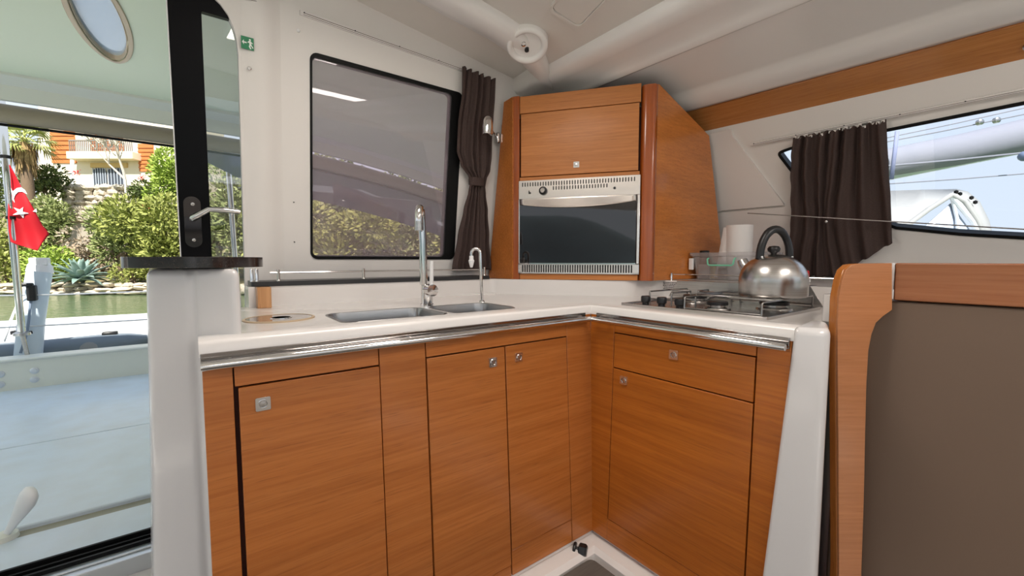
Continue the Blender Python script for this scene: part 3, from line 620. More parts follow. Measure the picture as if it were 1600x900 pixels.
# left flank, posts (rounded), right flank with its cut-back top corner
fl0 = PF(FD, .112, 0, -.004); fl1 = np.array([fl0[0]+.012, 1.985, 0])
fLf = frame((fl0[0]-.006, fl0[1]+.0, .965), (0, 1, 0), (0, 0, 1))
topL = .90
obj('side_panel', MB().plate(fLf, [(-.012, .001), (.21, .001), (.06, topL+.03), (-.012, topL+.035)], -.0, .018), M['woodL'], t, label='left flank with reading lamp')
for u0, u1 in ((.098, .155), (.752, .829)):
    a, c = PF(FD, u0, 0), PF(FD, u1, 0); q = [PF(FD, u0, 0, -.045), PF(FD, u0, 0, -.022), PF(FD, u0+.012, 0, .004), PF(FD, u1-.012, 0, .004), PF(FD, u1, 0, -.022), PF(FD, u1, 0, -.045)]
    if u0 < .3: q = [PF(FD, .105, 0, -.05), PF(FD, .100, 0, -.02), PF(FD, .118, 0, .003), PF(FD, .155, 0, .003), PF(FD, .155, 0, -.05)]
    obj('corner_post', vpr(roundpoly([tuple(p[:2]) for p in q], [0, .02, .02, .02, .02, 0][:len(q)] if u0 > .3 else [0, .02, .02, 0, 0]), .9655, .965+(.938 if u0 < .3 else .925)), M['woodP'], t, bevel=.002)
a = PF(FD, .822, 0, -.012); fRf = frame((a[0], a[1], .965), (2.62-a[0], 1.215-a[1], 0), (0, 0, 1)); fRf = frame(fRf[0], fRf[1]/np.linalg.norm(fRf[1]), (0, 0, 1))
r_t0 = uv(fRf, 1030, 131); r_t1 = uv(fRf, 1108, 212); r_b1 = uv(fRf, 1126, 395); r_b2 = uv(fRf, 1075, 434)
pp = [(0, .001), (r_b1[0]+.02, .001), (r_b1[0]+.015, r_b1[1]), (r_t1[0], r_t1[1]), (r_t0[0], r_t0[1]), (0, .925)]
obj('side_panel', MB().plate(fRf, pp, -.018, 0), M['woodS'], t, bevel=.001, label='right flank with its top cut back under the cove')
obj('top_rail', MB().fbox(FD, .157, .751, .849, .934, -.018, .001), M['woodD'], t, bevel=.001)
obj('middle_rail', MB().fbox(FD, .157, .751, .5095, .5265, -.018, 0), M['woodD'], t, bevel=.001)
obj('bottom_rail', MB().fbox(FD, .157, .751, .001, .030, -.018, 0), M['woodD'], t, bevel=.001)
d = obj('door', MB().fbox(FD, .163, .744, .5305, .845, -.018, .002), M['woodD'], t, bevel=.0012)
fD2 = frame(PF(FD, 0, 0, .002), FD[1], FD[2]); latch(fD2, .449, .574, d)
# oven
t = thing('oven', PF(FD, .455, .031, -.1), 'built-in steel oven with dark glass door in the corner cabinet', 'oven')
obj('body', MB().fbox(FD, .17, .74, .04, .50, -.30, -.02), M['gapdark'], t)
ou0, ou1, ov0, ov1 = .152, .756, .0315, .508
obj('front_panel', MB().plate(FD, [(ou0, .4155), (ou1, .4155), (ou1, ov1), (ou0, ov1)], -.002, .008), M['ovensteel'], t, bevel=.002)
b = MB()
n1 = 42
for i in range(n1):
    u = ou0+.022+(ou1-ou0-.050)*i/(n1-1); b.fbox(FD, u-.0026, u+.0026, .478, .498, .0078, .0086)
for i in range(20):
    u = .335+.0139*i; b.fbox(FD, u-.0026, u+.0026, .455, .473, .0078, .0086)
obj('vent_slots', b, M['ink'], t, smooth=0, kind='stuff')
kb_ = obj('knob', MB().lathe([(.021, 0), (.021, .010), (.018, .012), (.001, .012)], PF(FD, .283, .452, .008), FD[3], 28), M['black'], t)
obj('knob_cap', MB().lathe([(.0125, .012), (.0125, .026), (.010, .028), (.001, .028)], PF(FD, .283, .452, .008), FD[3], 24), M['chrome'], kb_)
obj('ignition_button', MB().lathe([(.006, 0), (.006, .004), (.001, .005)], PF(FD, .636, .450, .008), FD[3], 16), M['black'], t)
obj('flame_mark', MB().plate(FD, [(.205, .440), (.218, .440), (.218, .448), (.211, .450), (.211, .456), (.206, .458)], .008, .0085), M['ink'], t)
for u0, u1 in ((ou0, ou0+.009), (ou1-.014, ou1)): obj('side_trim', MB().fbox(FD, u0, u1, .082, .4150, -.002, .010), M['ovensteel'], t, bevel=.002)
dr_ = obj('door', MB().fbox(FD, ou0+.010, ou1-.016, .0865, .4125, .004, .024), M['ovenglass'], t, bevel=.002, label='dark glass oven door')
b = MB()
def hnd(a, c):
    u = ou0+.012+(ou1-ou0-.030)*a; sag = .022*(1-(2*a-1)**2)
    v = .4115-(.028+sag)*c; n = .027+.016*(1-c)*(.4+.6*(1-(2*a-1)**2)); return PF(FD, u, v, n)
obj('door_handle', b.grid(hnd, 24, 6), M['ovensteel'], dr_, solid=.003)
obj('door_edge', MB().fbox(FD, ou0+.010, ou1-.016, .0815, .0862, .004, .025), M['chrome'], dr_)
obj('grille_back', MB().plate(FD, [(ou0, ov0), (ou1, ov0), (ou1, .0805), (ou0, .0805)], -.002, .004), M['ink'], t)
b = MB().fbox(FD, ou0, ou0+.016, ov0, .0805, .004, .012).fbox(FD, ou1-.026, ou1, ov0, .0805, .004, .012)
for i in range(46):
    u = ou0+.018+(ou1-ou0-.046)*i/45; b.fbox(FD, u-.0028, u+.0028, ov0+.004, .0775, .004, .012)
b.fbox(FD, ou0, ou1, ov0, ov0+.007, .004, .012).fbox(FD, ou0, ou1, .0765, .0805, .004, .012)
obj('lower_grille', b, M['ovensteel'], t, smooth=0)
# reading lamp on left flank
q = PY(780, 215, 1.90); fl = np.array([fl0[0]-.006, 0, 0])
lp = PX(779, 217, fl0[0]-.006); 
t = thing('reading_lamp', lp, 'small chrome swivel reading lamp on the left flank of the oven cabinet', 'lamp')
obj('wall_plate', MB().box(lp[0]-.020, lp[0], lp[1]-.016, lp[1]+.016, lp[2]-.026, lp[2]+.030), M['chrome'], t, bevel=.007, seg=3)
hc_ = np.array([lp[0]-.152, lp[1]-.118, lp[2]+.014])
obj('arm', MB().tube([(lp[0]-.018, lp[1], lp[2]+.012), tuple(hc_)], .006, 10), M['chrome'], t)
obj('shade', MB().lathe([(.022, -.048), (.028, -.046), (.029, -.012), (.027, .014), (.021, .034), (.010, .045), (.001, .046)], hc_, (0, 0, 1), 22), M['chrome'], t, smooth=60)

# ================================================================== CURTAINS
def interp(tab, v):
    for (a, x), (b_, y) in zip(tab, tab[1:]):
        if (a-v)*(b_-v) <= 0 and a != b_: k = (v-a)/(b_-a); k = k*k*(3-2*k); return x+(y-x)*k
    return tab[0][1] if abs(v-tab[0][0]) < abs(v-tab[-1][0]) else tab[-1][1]
off = .042
rows = [(113, 722, 775), (150, 720, 774), (200, 714, 771), (240, 712, 770), (262, 718, 767), (278, 731, 760), (290, 733, 758), (300, 731, 759), (330, 724, 762), (370, 716, 764), (422, 707, 767)]
tl_ = []; tr_ = []
for y, xl, xr in rows:
    a = uv(FB, xl, y, off); c = uv(FB, xr, y, off); v = (a[1]+c[1])/2; tl_.append((v, a[0])); tr_.append((v, c[0]))
v0, v1 = tl_[0][0], tl_[-1][0]
def cfn(a, c):
    v = v0+(v1-v0)*c; L, R = interp(tl_, v), interp(tr_, v); u = L+(R-L)*a; wd = R-L
    ph = a*2*math.pi*5.5+.8*math.sin(c*5); amp = .011*min(1, .45+wd*4)
    return PF(FB, u+.003*math.sin(ph*.5), v+.006*math.sin(ph)*(1-c)*.6-.012*a*(1-c), off+amp*math.sin(ph)+.004*math.sin(ph*2.3+c*3))
vt_ = uv(FB, 745, 285, off)
t = thing('curtain', PF(FB, tl_[-1][1], v1, off), 'dark brown curtain tied in the middle beside the oven cabinet', 'curtain')
obj('drape', MB().grid(cfn, 90, 60), M['curtain'], t, solid=.003, smooth=80)
b = MB(); ring = [PF(FB, vt_[0]+.046*math.cos(k*math.pi/12), vt_[1]-.018, off+.024*math.sin(k*math.pi/12)) for k in range(24)]
b.loft([ring, [q+zz*.044 for q in ring]]); obj('tie_band', b, M['curtain'], t, bevel=.003)
# track above
def track(f, p0, p1, n0, label, w_=.011):
    a = uv(f, *p0); c = uv(f, *p1); d = np.array(c)-a; L = np.linalg.norm(PF(f, *c)-PF(f, *a)); 
    P0 = PF(f, *a); P1 = PF(f, *c); U = (P1-P0)/np.linalg.norm(P1-P0); V = np.cross(f[3], U); g = (P0, U, V, f[3])
    t = thing('curtain_track', P0+U*L/2, label, 'curtain track')
    obj('rail', MB().fbox(g, 0, L, -w_, w_*.6, n0, n0+.012), M['gel'], t, bevel=.001)
    obj('rail_groove', MB().fbox(g, .012, L, -w_*.22, -w_*.06, n0+.0115, n0+.0125).fbox(g, .012, L, -w_*.80, -w_*.68, n0+.0115, n0+.0125), M['gapdark'], t)
    n_ = int(L/.17)
    for i in range(n_+1): obj('screw', MB().lathe([(.0028, 0), (.002, .001)], g[0]+g[1]*(.015+i*(L-.03)/max(1, n_))+g[3]*(n0+.012), g[3], 8), M['ink'], t)
track(FB, (468, 19), (742, 116), 0, 'white curtain track sloping above the tinted window')
track(FB, (345, -14), (411, 3), .0, 'short white track end above the door corner')
track(FW, (1175, 224), (1640, 131), .010, 'white curtain track above the long side window', .009)
# starboard curtain
off2 = .045
r2_ = [(205, 1240, 1383), (235, 1237, 1385), (270, 1234, 1388), (310, 1230, 1392), (345, 1228, 1394), (385, 1227, 1396), (430, 1229, 1398)]
tl2 = []; tr2 = []
va, vb = wv(1310, 203, off2)[1], wv(1260, 431, off2)[1]
for y, xl, xr in r2_:
    k = (y-205)/225; v = va+(vb-va)*k
    # edge pixels on the row of constant v
    def edge(x, v):
        lo, hi = 100, 500
        for _ in range(40):
            m = (lo+hi)/2
            if wv(x, m, off2)[1] > v: lo = m
            else: hi = m
        return wv(x, lo, off2)[0]
    tl2.append((v, edge(xl, v))); tr2.append((v, edge(xr, v)))
def cfn2(a, c):
    vv = va+(vb-va)*c; cut = 1-.25*max(0, (a-.52)/.48)**1.0; v = va+(vb-va)*c*cut
    L, R = interp(tl2, v), interp(tr2, v)
    pin = math.exp(-((v-wv(1291, 346, off2)[1])/.20)**2)     # gathered towards the clip
    aa = a-pin*.62*(a-.37)*math.exp(-((a-.37)/.30)**2)
    u = L+(R-L)*min(1, max(0, aa)); ph = a*2*math.pi*6.5+1.2*math.sin(2.2*c+a*2)
    n = off2+(.016*math.sin(ph)+.009*math.sin(ph*1.73+1.1+2*c))*(1-.35*pin)+.016*c
    return PF(FW, u, v+.005*math.sin(ph*2)*(1-c)**3, max(.016, n-.012*pin))
t = thing('curtain', PF(FW, tl2[-1][1], vb, off2), 'dark brown bunched curtain behind the thin rod on the side window', 'curtain')
obj('drape', MB().grid(cfn2, 110, 60), M['curtain'], t, solid=.003, smooth=80)
b = MB(); rr = random.Random(5)
for i in range(22):
    a = (i+.5)/22; p = np.array(cfn2(a, 0)); b.box(p[0]+.002, p[0]+.006, p[1]-.006, p[1]+.006, p[2]-.004, p[2]+.006)
obj('hook_tape', b, M['wallc'], t, kind='stuff')
# thin rod across curtain
FWr = off2+.045
p0 = PF(FW, *wv(1168, 333, FWr), FWr); p1 = PF(FW, *wv(1700, 364, FWr), FWr); pc_ = PF(FW, *wv(1291, 346, FWr), FWr)
t = thing('curtain_rod', pc_, 'thin steel rod holding the side curtain back with a chrome clip', 'rod')
obj('rod', MB().tube([p0, p0*.5+p1*.5, p1], .0028, 8), M['steel'], t)
obj('clip', MB().sphere(pc_, .008, 12).tube([pc_, pc_-FW[3]*.05], .003, 8), M['chrome'], t, smooth=60)
# valance spotlight at the frame edge
vp_ = PF(FV, *uv(FV, 1612, 68), .006)
t = thing('valance_spotlight', vp_, 'round dark spotlight in the wooden valance at the right edge', 'lamp')
obj('bezel', MB().lathe([(.020, 0), (.020, .006), (.015, .010), (.013, .004), (.001, .003)], vp_, FV[3], 24), M['steel'], t)

# ================================================================== THINGS ON THE STOVE LEDGE
LZ = .9665
# storage box
bx = thing('storage_box', PX(1140, 433, 2.18)*np.array([1, 1, 0])+zz*LZ, 'clear plastic storage box with mint handle on the ledge behind the kettle', 'box')
c0_ = PX(1087, 433, 2.10); c1_ = PX(1186, 433, 2.10); y0_, y1_ = c1_[1], c0_[1]
zb1 = 1.065+(407-395)*2.13/653
rings = []
for z, g in ((LZ, 0), (zb1-.02, .018), (zb1-.018, .026), (zb1, .028)):
    rings.append([(q[0], q[1], z) for q in roundpoly([(2.10-g, y0_-g), (2.29+g*.4, y0_-g), (2.29+g*.4, y1_+g), (2.10-g, y1_+g)], .02)])
obj('tub', MB().loft([*rings, *[[(2.195+(x-2.195)*.97, (y0_+y1_)/2+(y-(y0_+y1_)/2)*.985, max(z, LZ+.004)) for x, y, z in r] for r in rings[::-1]]]), M['clearbox'], bx, smooth=40)
xh = 2.10-.022
ha = PX(1104, 402, xh-.02); hb_ = PX(1146, 402, xh-.02); hz0 = 1.065+(407-404)*2.05/653; hz1 = 1.065-(415-407)*2.05/653
obj('handle', MB().tube([(xh, ha[1], hz0), (xh-.012, ha[1], hz0-.004), (xh-.014, ha[1]-.004, hz1+.006), (xh-.014, ha[1]-.012, hz1), (xh-.014, hb_[1]+.012, hz1), (xh-.014, hb_[1]+.004, hz1+.006), (xh-.012, hb_[1], hz0-.004), (xh, hb_[1], hz0)], .0042, 8), M['mint'], bx, smooth=60)
cl_ = PX(1081, 404, xh); obj('clip', MB().box(xh-.006, xh+.01, cl_[1]-.008, cl_[1]+.014, 1.015, 1.075), M['white'], bx, bevel=.003)
# jars in box
def jar(px, xw, r, h, capm, bodym, label, hcap, lab=None):
    q = PX(px, 420, xw); y = q[1]; z = LZ+.0045
    t = thing('spice_jar', (xw, y, z), label, 'jar', 'jars in the storage box')
    obj('glass', MB().lathe([(r, 0), (r, h), (r*.8, h+.006)], (xw, y, z), n=20), bodym, t)
    obj('cap', MB().lathe([(r*.92, h+.006), (r*.95, h+hcap), (r*.85, h+hcap+.003), (.001, h+hcap+.003)], (xw, y, z), n=20), capm, t)
    if lab: obj('paper_label', MB().lathe([(r+.0004, h*.15), (r+.0008, h*.15), (r+.0008, h*.72), (r+.0004, h*.72)], (xw, y, z), n=20), lab, t)
jar(1100, 2.15, 0.026, .100, M['black'], M['brownspice'], 'tall dark spice jar with black cap in the clear box', .042, M['sticker'])
jar(1118, 2.21, .026, .060, M['brownspice'], M['yellow'], 'yellow spice jar in the clear box beside the black-capped jar', .018)
jar(1129, 2.14, .022, .045, M['black'], M['brownspice'], 'small dark spice jar in the clear box nearest the paper roll', .012)
# paper rolls (behind / inside the box)
q = PX(1153, 430, 2.22)
t = thing('paper_towel_roll', (2.22, q[1], LZ+.0045), 'white kitchen paper roll standing upright in the clear box', 'paper roll')
rr_ = 19*2.12/653; hz = 1.065+(407-354)*2.12/653-LZ
obj('roll', MB().lathe([(rr_*1.0, 0), (rr_, hz), (.02, hz), (.02, hz-.02)], (2.22, q[1], LZ+.0045), n=36), M['paper'], t, smooth=40)
yq = q[1]+rr_*.80
obj('loose_sheet', MB().add([(2.172, yq-.03, LZ+.01), (2.155, yq+.040, LZ+.01), (2.18, yq+.012, LZ+hz-.004), (2.185, yq-.02, LZ+hz-.004)], [(0, 1, 2, 3)]), M['paper'], t, solid=.002)
# red capped bottle behind the kettle
q = PX(1257, 425, 2.20)
t = thing('bottle', (2.20, q[1], LZ), 'small bottle with red cap behind the kettle', 'bottle')
obj('body', MB().lathe([(.024, 0), (.024, .012), (.015, .020)], (2.20, q[1], LZ), n=18), M['white'], t)
obj('cap', MB().lathe([(.019, .012), (.019, .045), (.016, .052), (.001, .053)], (2.20, q[1], LZ), n=18), M['red'], t)

# ================================================================== RIGHT: end panel and settee back
FE = frame(tuple(fh*1.085+np.array([0, 0, EYE])), rt, (0, 0, 1))
ep = [(1311, 900), (1310, 700), (1309, 560), (1309, 505), (1311, 465), (1316, 438), (1322, 422), (1331, 414), (1342, 412), (1394, 411), (1394, 484), (1380, 494), (1369, 504), (1362, 522), (1357, 548), (1354, 600), (1352, 680), (1350, 780), (1346, 900)]
e2 = [tuple(uv(FE, *q)) for q in ep]; e2 = [(e2[0][0]-.0, -1.065)]+e2+[(e2[-1][0]-.01, -1.065)]
t = thing('end_panel', PF(FE, e2[1][0]+.02, -1.065, 0), 'light teak shaped end panel with curved top between worktop and settee', 'panel')
obj('face', MB().plate(FE, e2, -.006, .0), M['woodE'], t, bevel=.001)
obj('core', MB().plate(FE, e2, -.034, -.0062), M['woodEE'], t, bevel=.004, label='darker lacquered edge')
FS = frame((1.46, .30, 0), (0, -1, 0), (0, 0, 1))
sv = uv(FS, 1396, 470); rv = uv(FS, 1396, 411)
t = thing('settee_back', (1.5, -.4, 0), 'taupe upholstered settee back with a wooden top rail', 'settee')
obj('upholstery', MB().box(1.462, 1.55, -1.9, .383, -.01, sv[1]-.001), M['taupe'], t, bevel=.006)
obj('top_rail', MB().fbox(FS, sv[0], 2.2, sv[1]+.002, rv[1], -.09, .004), M['woodT'], t, bevel=.003)
obj('joint_strip', MB().fbox(FS, sv[0]-.010, sv[0]-.001, sv[1]+.03, rv[1], -.02, .002), M['white'], t)
# black hex plug on the plinth
p = S(898, 857, 1.50); p = PZ(898, 858, .095); p = PY(898, 857, 1.002)
t = thing('hex_plug', (p[0]+.02, p[1], .052), 'black hex-headed plug at the foot of the sink cabinet', 'plug')
ax = rt*.9-fh*.35; ax /= np.linalg.norm(ax)
obj('flange', MB().lathe([(.020, -.004), (.022, 0), (.020, .005), (.008, .006)], p, ax, 20), M['black'], t)
obj('stem', MB().lathe([(.008, .004), (.008, .018)], p, ax, 12), M['black'], t)
obj('hex_head', MB().lathe([(.017, .014), (.0225, .018), (.0225, .038), (.018, .044), (.001, .044)], p, ax, 6), M['black'], t, smooth=20)

# ================================================================== COCKPIT OUTSIDE
CZ = .05
b = MB().box(-5, 3.2, 2.03, 2.27, -.2, CZ); struct('cockpit_floor_near', b, M['cockpit'], bevel=.006)
b = MB().box(-5, 3.2, 2.27, 2.325, -.2, CZ-.006); struct('cockpit_floor_groove', b, M['groove'])
b = MB().box(-5, 3.2, 2.325, 3.36, -.2, CZ+.012); struct('cockpit_floor_middle', b, M['cockpit'], bevel=.006)
b = MB().box(-5, 3.2, 3.364, 4.95, -.2, CZ+.012); struct('cockpit_floor_aft', b, M['cockpit'], bevel=.003)
yt = 4.86; zt_ = PY(228, 541, yt)[2]
b = MB().box(-5, 3.2, yt, yt+.14, -.2, zt_-.012).box(-5, 3.2, yt-.02, yt+.16, zt_-.022, zt_); tr = struct('transom', b, M['cream'], bevel=.01)
for px, py in ((54, 579), (54, 593), (0, 585), (0, 601)):
    q = PY(px, py, yt); obj('bolt', MB().lathe([(.026, 0), (.026, .004), (.016, .006), (.016, .010), (.001, .011)], (q[0], yt, q[2]), (0, -1, 0), 16), M['alu'], tr)
# hardtop
def zr(x): return 2.0-.055*max(0, x)**2 if x > 0 else 2.0
hole = [(-.30+.085*math.cos(k*math.pi/12), 2.70+.45*math.sin(k*math.pi/12)) for k in range(24)]
FH = frame((0, 0, 2.14), (1, 0, 0), (0, 1, 0))
b = MB().plate(FH, [(-5, 1.86), (.35, 1.86), (.35, 3.72), (-5, 3.72)], 0, .07, [hole]); struct('hardtop', b, M['roofu'])
b = MB(); xs = [.35, .8, 1.2, 1.6, 2.0, 2.4, 2.8, 3.2]
b.loft([[(x, 1.86, 2.14-.04*(x-.35)**2), (x, 3.72, zr(x)+.11-.0*x), (x, 3.72, zr(x)+.2), (x, 1.86, 2.24-.04*(x-.35)**2)] for x in xs]); struct('hardtop_side', b, M['roofu'])
b = MB(); xs = [-5, -2, 0, .35, .8, 1.2, 1.6, 2.0, 2.4, 2.8, 3.2]
b.loft([[(x, 3.72, zr(x)+.125), (x, 3.80, zr(x)+.09), (x, 3.83, zr(x)+.012), (x, 3.90, zr(x)+.02), (x, 3.93, zr(x)+.05), (x, 3.93, zr(x)+.22), (x, 3.70, zr(x)+.22)] for x in xs]); struct('hardtop_lip', b, M['cream'], smooth=30)
t = thing('hatch', (-.30, 2.65, 2.14), 'oval acrylic hatch in the cockpit hardtop', 'hatch')
hr_ = [(-.30+.105*math.cos(k*math.pi/18), 2.70+.475*math.sin(k*math.pi/18)) for k in range(36)]; hi_ = [(-.30+.083*math.cos(k*math.pi/18), 2.70+.445*math.sin(k*math.pi/18)) for k in range(36)]
obj('hatch_frame', MB().plate(FH, hr_, -.006, .0, [hi_]).plate(FH, [(-.30+(a+.30)*.99, 2.70+(c-2.70)*.995) for a, c in hi_], .0, .03, [[(-.30+(a+.30)*.93, 2.70+(c-2.70)*.98) for a, c in hi_]]), M['tan'], t, bevel=.004)
obj('hatch_pane', MB().plate(FH, [(-.30+(a+.30)*.97, 2.70+(c-2.70)*.99) for a, c in hi_], .022, .028), M['acrylic'], t)
# rolled enclosure under the hardtop edge
M['roll'] = pm('rolled_canvas', (.36, .30, .22), .7, bump=(30, .3, .01))
t = thing('rolled_blind', (-1, 3.985, 1.88), 'rolled grey-brown canvas blind under the hardtop edge', 'blind')
def blind(fn): return [(x, 3.985, fn(x)) for x in [-5, -2, 0, .35, .8, 1.2, 1.6, 2.0, 2.4, 2.8, 3.2]]
b = MB().tube(blind(lambda x: zr(x)-.035), .058, 14); obj('canvas_roll', b, M['roll'], t, smooth=60)
obj('bottom_batten', MB().tube(blind(lambda x: zr(x)-.103), .009, 8), M['rubber'], t)
t = thing('vinyl_screen', (1.5, 4.03, 1.6), 'grey-blue clear vinyl screen hanging below the hardtop beyond the tinted window', 'screen')
xs = [.10, .45, .8, 1.2, 1.6, 2.0, 2.4, 2.8, 3.2]
b = MB().loft([[(x, 4.03, zr(x)-.09), (x, 4.03, zr(x)-.09-(.09 if x < .3 else .22+.06*x)), (x, 4.034, zr(x)-.09-(.09 if x < .3 else .22+.06*x)), (x, 4.034, zr(x)-.09)] for x in xs]); obj('sheet', b, M['vinylwin'], t, smooth=0)
# stainless posts of the hardtop
for px, lb in ((368, 'vertical stainless post of the hardtop behind the door glass'),):
    q = PY(px, 300, 4.6); o = obj('hardtop_post', MB().tube([(q[0]-.0, 4.6, .2), (q[0]-.05, 4.6, zr(q[0])+.05)], .022, 14), M['chrome']); tag(o, lb, 'post')
# white solid made up for a bright patch taken for sunlight
a = PZ(8, 838, CZ+.01); tp = S(52, 765, 1.47)
t_ = thing('sun_glint', a, 'glossy white spoon-shaped solid made up for a patch of sunlight on the cockpit floor', 'lever')
dv = tp-a; L = np.linalg.norm(dv); 
obj('glint_body', MB().tube([a+dv*k for k in (0, .15, .35, .6, .8, .92, .98, 1.0)], [.013, .014, .020, .030, .036, .032, .020, .004], 14, flat=.5), M['white'], t_, smooth=60)
obj('glint_foot', MB().lathe([(.035, -.01), (.033, .008), (.018, .016)], a, n=18), M['cream'], t_)
# flag pole and flag
YP = 5.0
p_lo = PY(34, 520, YP); p_hi = PY(2, 170, YP)
o = thing('flagpole', p_lo, 'leaning stainless flagpole on the transom', 'pole')
obj('shaft', MB().tube([p_lo, p_lo*.5+p_hi*.5, p_hi+(p_hi-p_lo)*.2], [.022, .024, .026], 14), M['chrome'], o, smooth=60)
for y in (243, 337): 
    k = (520-y)/350; q = p_lo+(p_hi-p_lo)*k; d_ = (p_hi-p_lo)/np.linalg.norm(p_hi-p_lo); obj('band', MB().tube([q-d_*.012, q+d_*.012], .030, 12), M['rubber'], o)
obj('foot', MB().lathe([(.05, -.02), (.05, 0), (.03, .01)], p_lo, n=16), M['steel'], o)
obj('foot_stem', MB().tube([p_lo, (p_lo[0]+.02, YP, zt_-.005)], .014, 10), M['steel'], o)
M['flagred'] = pm('flag_red', (.44, .002, .010), .7); M['flagwhite'] = pm('flag_white', (.85, .83, .83), .7)
fl_pts = [(15, 257), (36, 296), (55, 328), (66, 352), (76, 365), (59, 392), (38, 386), (17, 379), (14, 360), (13, 320), (13, 285)]
FFg = frame(PY(15, 257, YP-.02), (1, 0, 0), (0, 0, 1))
fp_ = [tuple(uv(FFg, *q)) for q in fl_pts]
t = thing('flag', PF(FFg, *fp_[7]), 'red flag with white crescent and star hanging limp from the leaning pole', 'flag')
def wob(u, v): return .018*math.sin(u*40+v*6)+.012*math.sin(v*14)
def cloth(poly, n_off, th):
    # fine triangulated sheet following the folds
    P = np.array(poly); mb = MB(); lo = P.min(0); hi = P.max(0)
    mb.plate(FFg, poly, 0, th); vs = []
    for q in mb.v:
        q = np.array(q); d = q-FFg[0]; vs.append(tuple(q+np.array([0, -1, 0])*(wob(d[0], d[2])+n_off)))
    mb.v = vs; return mb
def densify(poly, m=6): return [(p[0]+(q[0]-p[0])*k/m, p[1]+(q[1]-p[1])*k/m) for p, q in zip(poly, poly[1:]+poly[:1]) for k in range(m)]
def bandcloth():
    mb = MB(); P = np.array(fp_); vs_ = np.linspace(P[:, 1].max()-.001, P[:, 1].min()+.001, 40)
    rows_ = []
    for v in vs_:
        xs = []
        for p, q in zip(fp_, fp_[1:]+fp_[:1]):
            if (p[1]-v)*(q[1]-v) <= 0 and p[1] != q[1]: xs.append(p[0]+(q[0]-p[0])*(v-p[1])/(q[1]-p[1]))
        rows_.append((min(xs), max(xs), v))
    return mb.grid(lambda a, c: (lambda L, R, v: PF(FFg, L+(R-L)*a, v, wob(L+(R-L)*a, v)))(*rows_[int(round(c*39))]), 14, 39)
obj('cloth', bandcloth(), M['flagred'], t, solid=.003, smooth=80)
def disc(cx, cy, r, n=28): return [(cx+r*math.cos(2*math.pi*k/n), cy+r*math.sin(2*math.pi*k/n)) for k in range(n)]
px2 = lambda x, y: tuple(uv(FFg, x, y))
cres = [(27, 317), (20, 312), (17, 303), (21, 295), (29, 292.5), (37, 295), (44, 303), (36, 299.5), (29, 299.5), (23.5, 304), (22, 310)]
cres = [(23, 317), (18.5, 311), (17.5, 304), (20, 298), (26, 294), (34, 293), (40, 297), (44, 304), (36, 300), (29, 300), (23.5, 304.5), (21.5, 310)]
def mark(poly): 
    mb = MB().plate(FFg, poly, 0, .002); vs = []
    for q in mb.v:
        d = np.array(q)-FFg[0]; vs.append(tuple(np.array(q)+FFg[3]*(wob(d[0], d[2])+.006))) 
    mb.v = vs; return mb
obj('crescent', mark([px2(*q) for q in cres]), M['flagwhite'], t, smooth=0)
star = [(21, 324), (31.5, 327.5), (38, 324), (36.5, 331), (47, 334), (38.5, 335), (37, 341), (31, 335.5), (20, 336), (28, 331)]
obj('star', mark([px2(*q) for q in star]), M['flagwhite'], t, smooth=0)
obj('fold_mark', mark([px2(*q) for q in ((53, 331), (58, 326), (59, 332))]), M['flagwhite'], t, smooth=0)
# davit
YD = 5.25
d0 = PY(40, 556, YD); d1 = PY(62, 424, YD)
M['davit'] = pm('davit_paint', (.62, .70, .78), .35)
t = thing('davit', d0, 'pale blue-white davit arm with black clamp rising behind the transom', 'davit')
obj('arm', MB().tube([d0-zz*.15, d0*.6+d1*.4, d1], [.085, .082, .078], 18), M['davit'], t, smooth=60)
q = d1; obj('head', MB().tube([d1-zz*.01, d1+zz*.05+rt*.01, d1+zz*.09+rt*.02], [.085, .075, .04], 14, flat=.7).box(q[0]-.05, q[0]+.06, q[1]-.05, q[1]+.05, q[2]+.05, q[2]+.115), M['white'], t, bevel=.008)
q = d0*.35+d1*.65; q = PY(49, 455, YD-.10); obj('clamp', MB().box(q[0]-.025, q[0]+.03, q[1]-.03, q[1]+.05, q[2]-.08, q[2]+.05).box(q[0]-.07, q[0]+.02, q[1]-.045, q[1]+.0, q[2]+.04, q[2]+.07), M['black'], t, bevel=.01)
q = PY(42, 518, YD); obj('strap', MB().tube([q-zz*.012, q+zz*.012], .092, 16), M['rubber'], t)
rp = PY(48, 470, YD-.1); obj('rope', MB().tube([rp, PY(45, 500, YD-.11), PY(42, 520, YD-.11), PY(32, 552, YD-.12)], .009, 8), pm('blue_rope', (.2, .25, .33), .8), t)
# stay strap in white left of davit
o = obj('webbing_strap', MB().add([PY(25, 475, 5.6), PY(28, 477, 5.6), PY(8, 535, 5.5), PY(2, 530, 5.5)], [(0, 1, 2, 3)]), M['white'], solid=.004); tag(o, 'thin white webbing strap slanting left of the flagpole', 'strap')
# lifelines
for (y0, y1, nm) in ((461, 457, 'upper thin lifeline wire crossing in front of the water'), (513, 499, 'lower thin lifeline wire in front of the white hull')):
    o = obj('lifeline', MB().tube([PY(-60, y0+2, 5.15), PY(100, (y0+y1)/2+1, 5.15), PY(300, y1-4, 5.15)], .006, 6), M['alu']); tag(o, nm, 'wire')
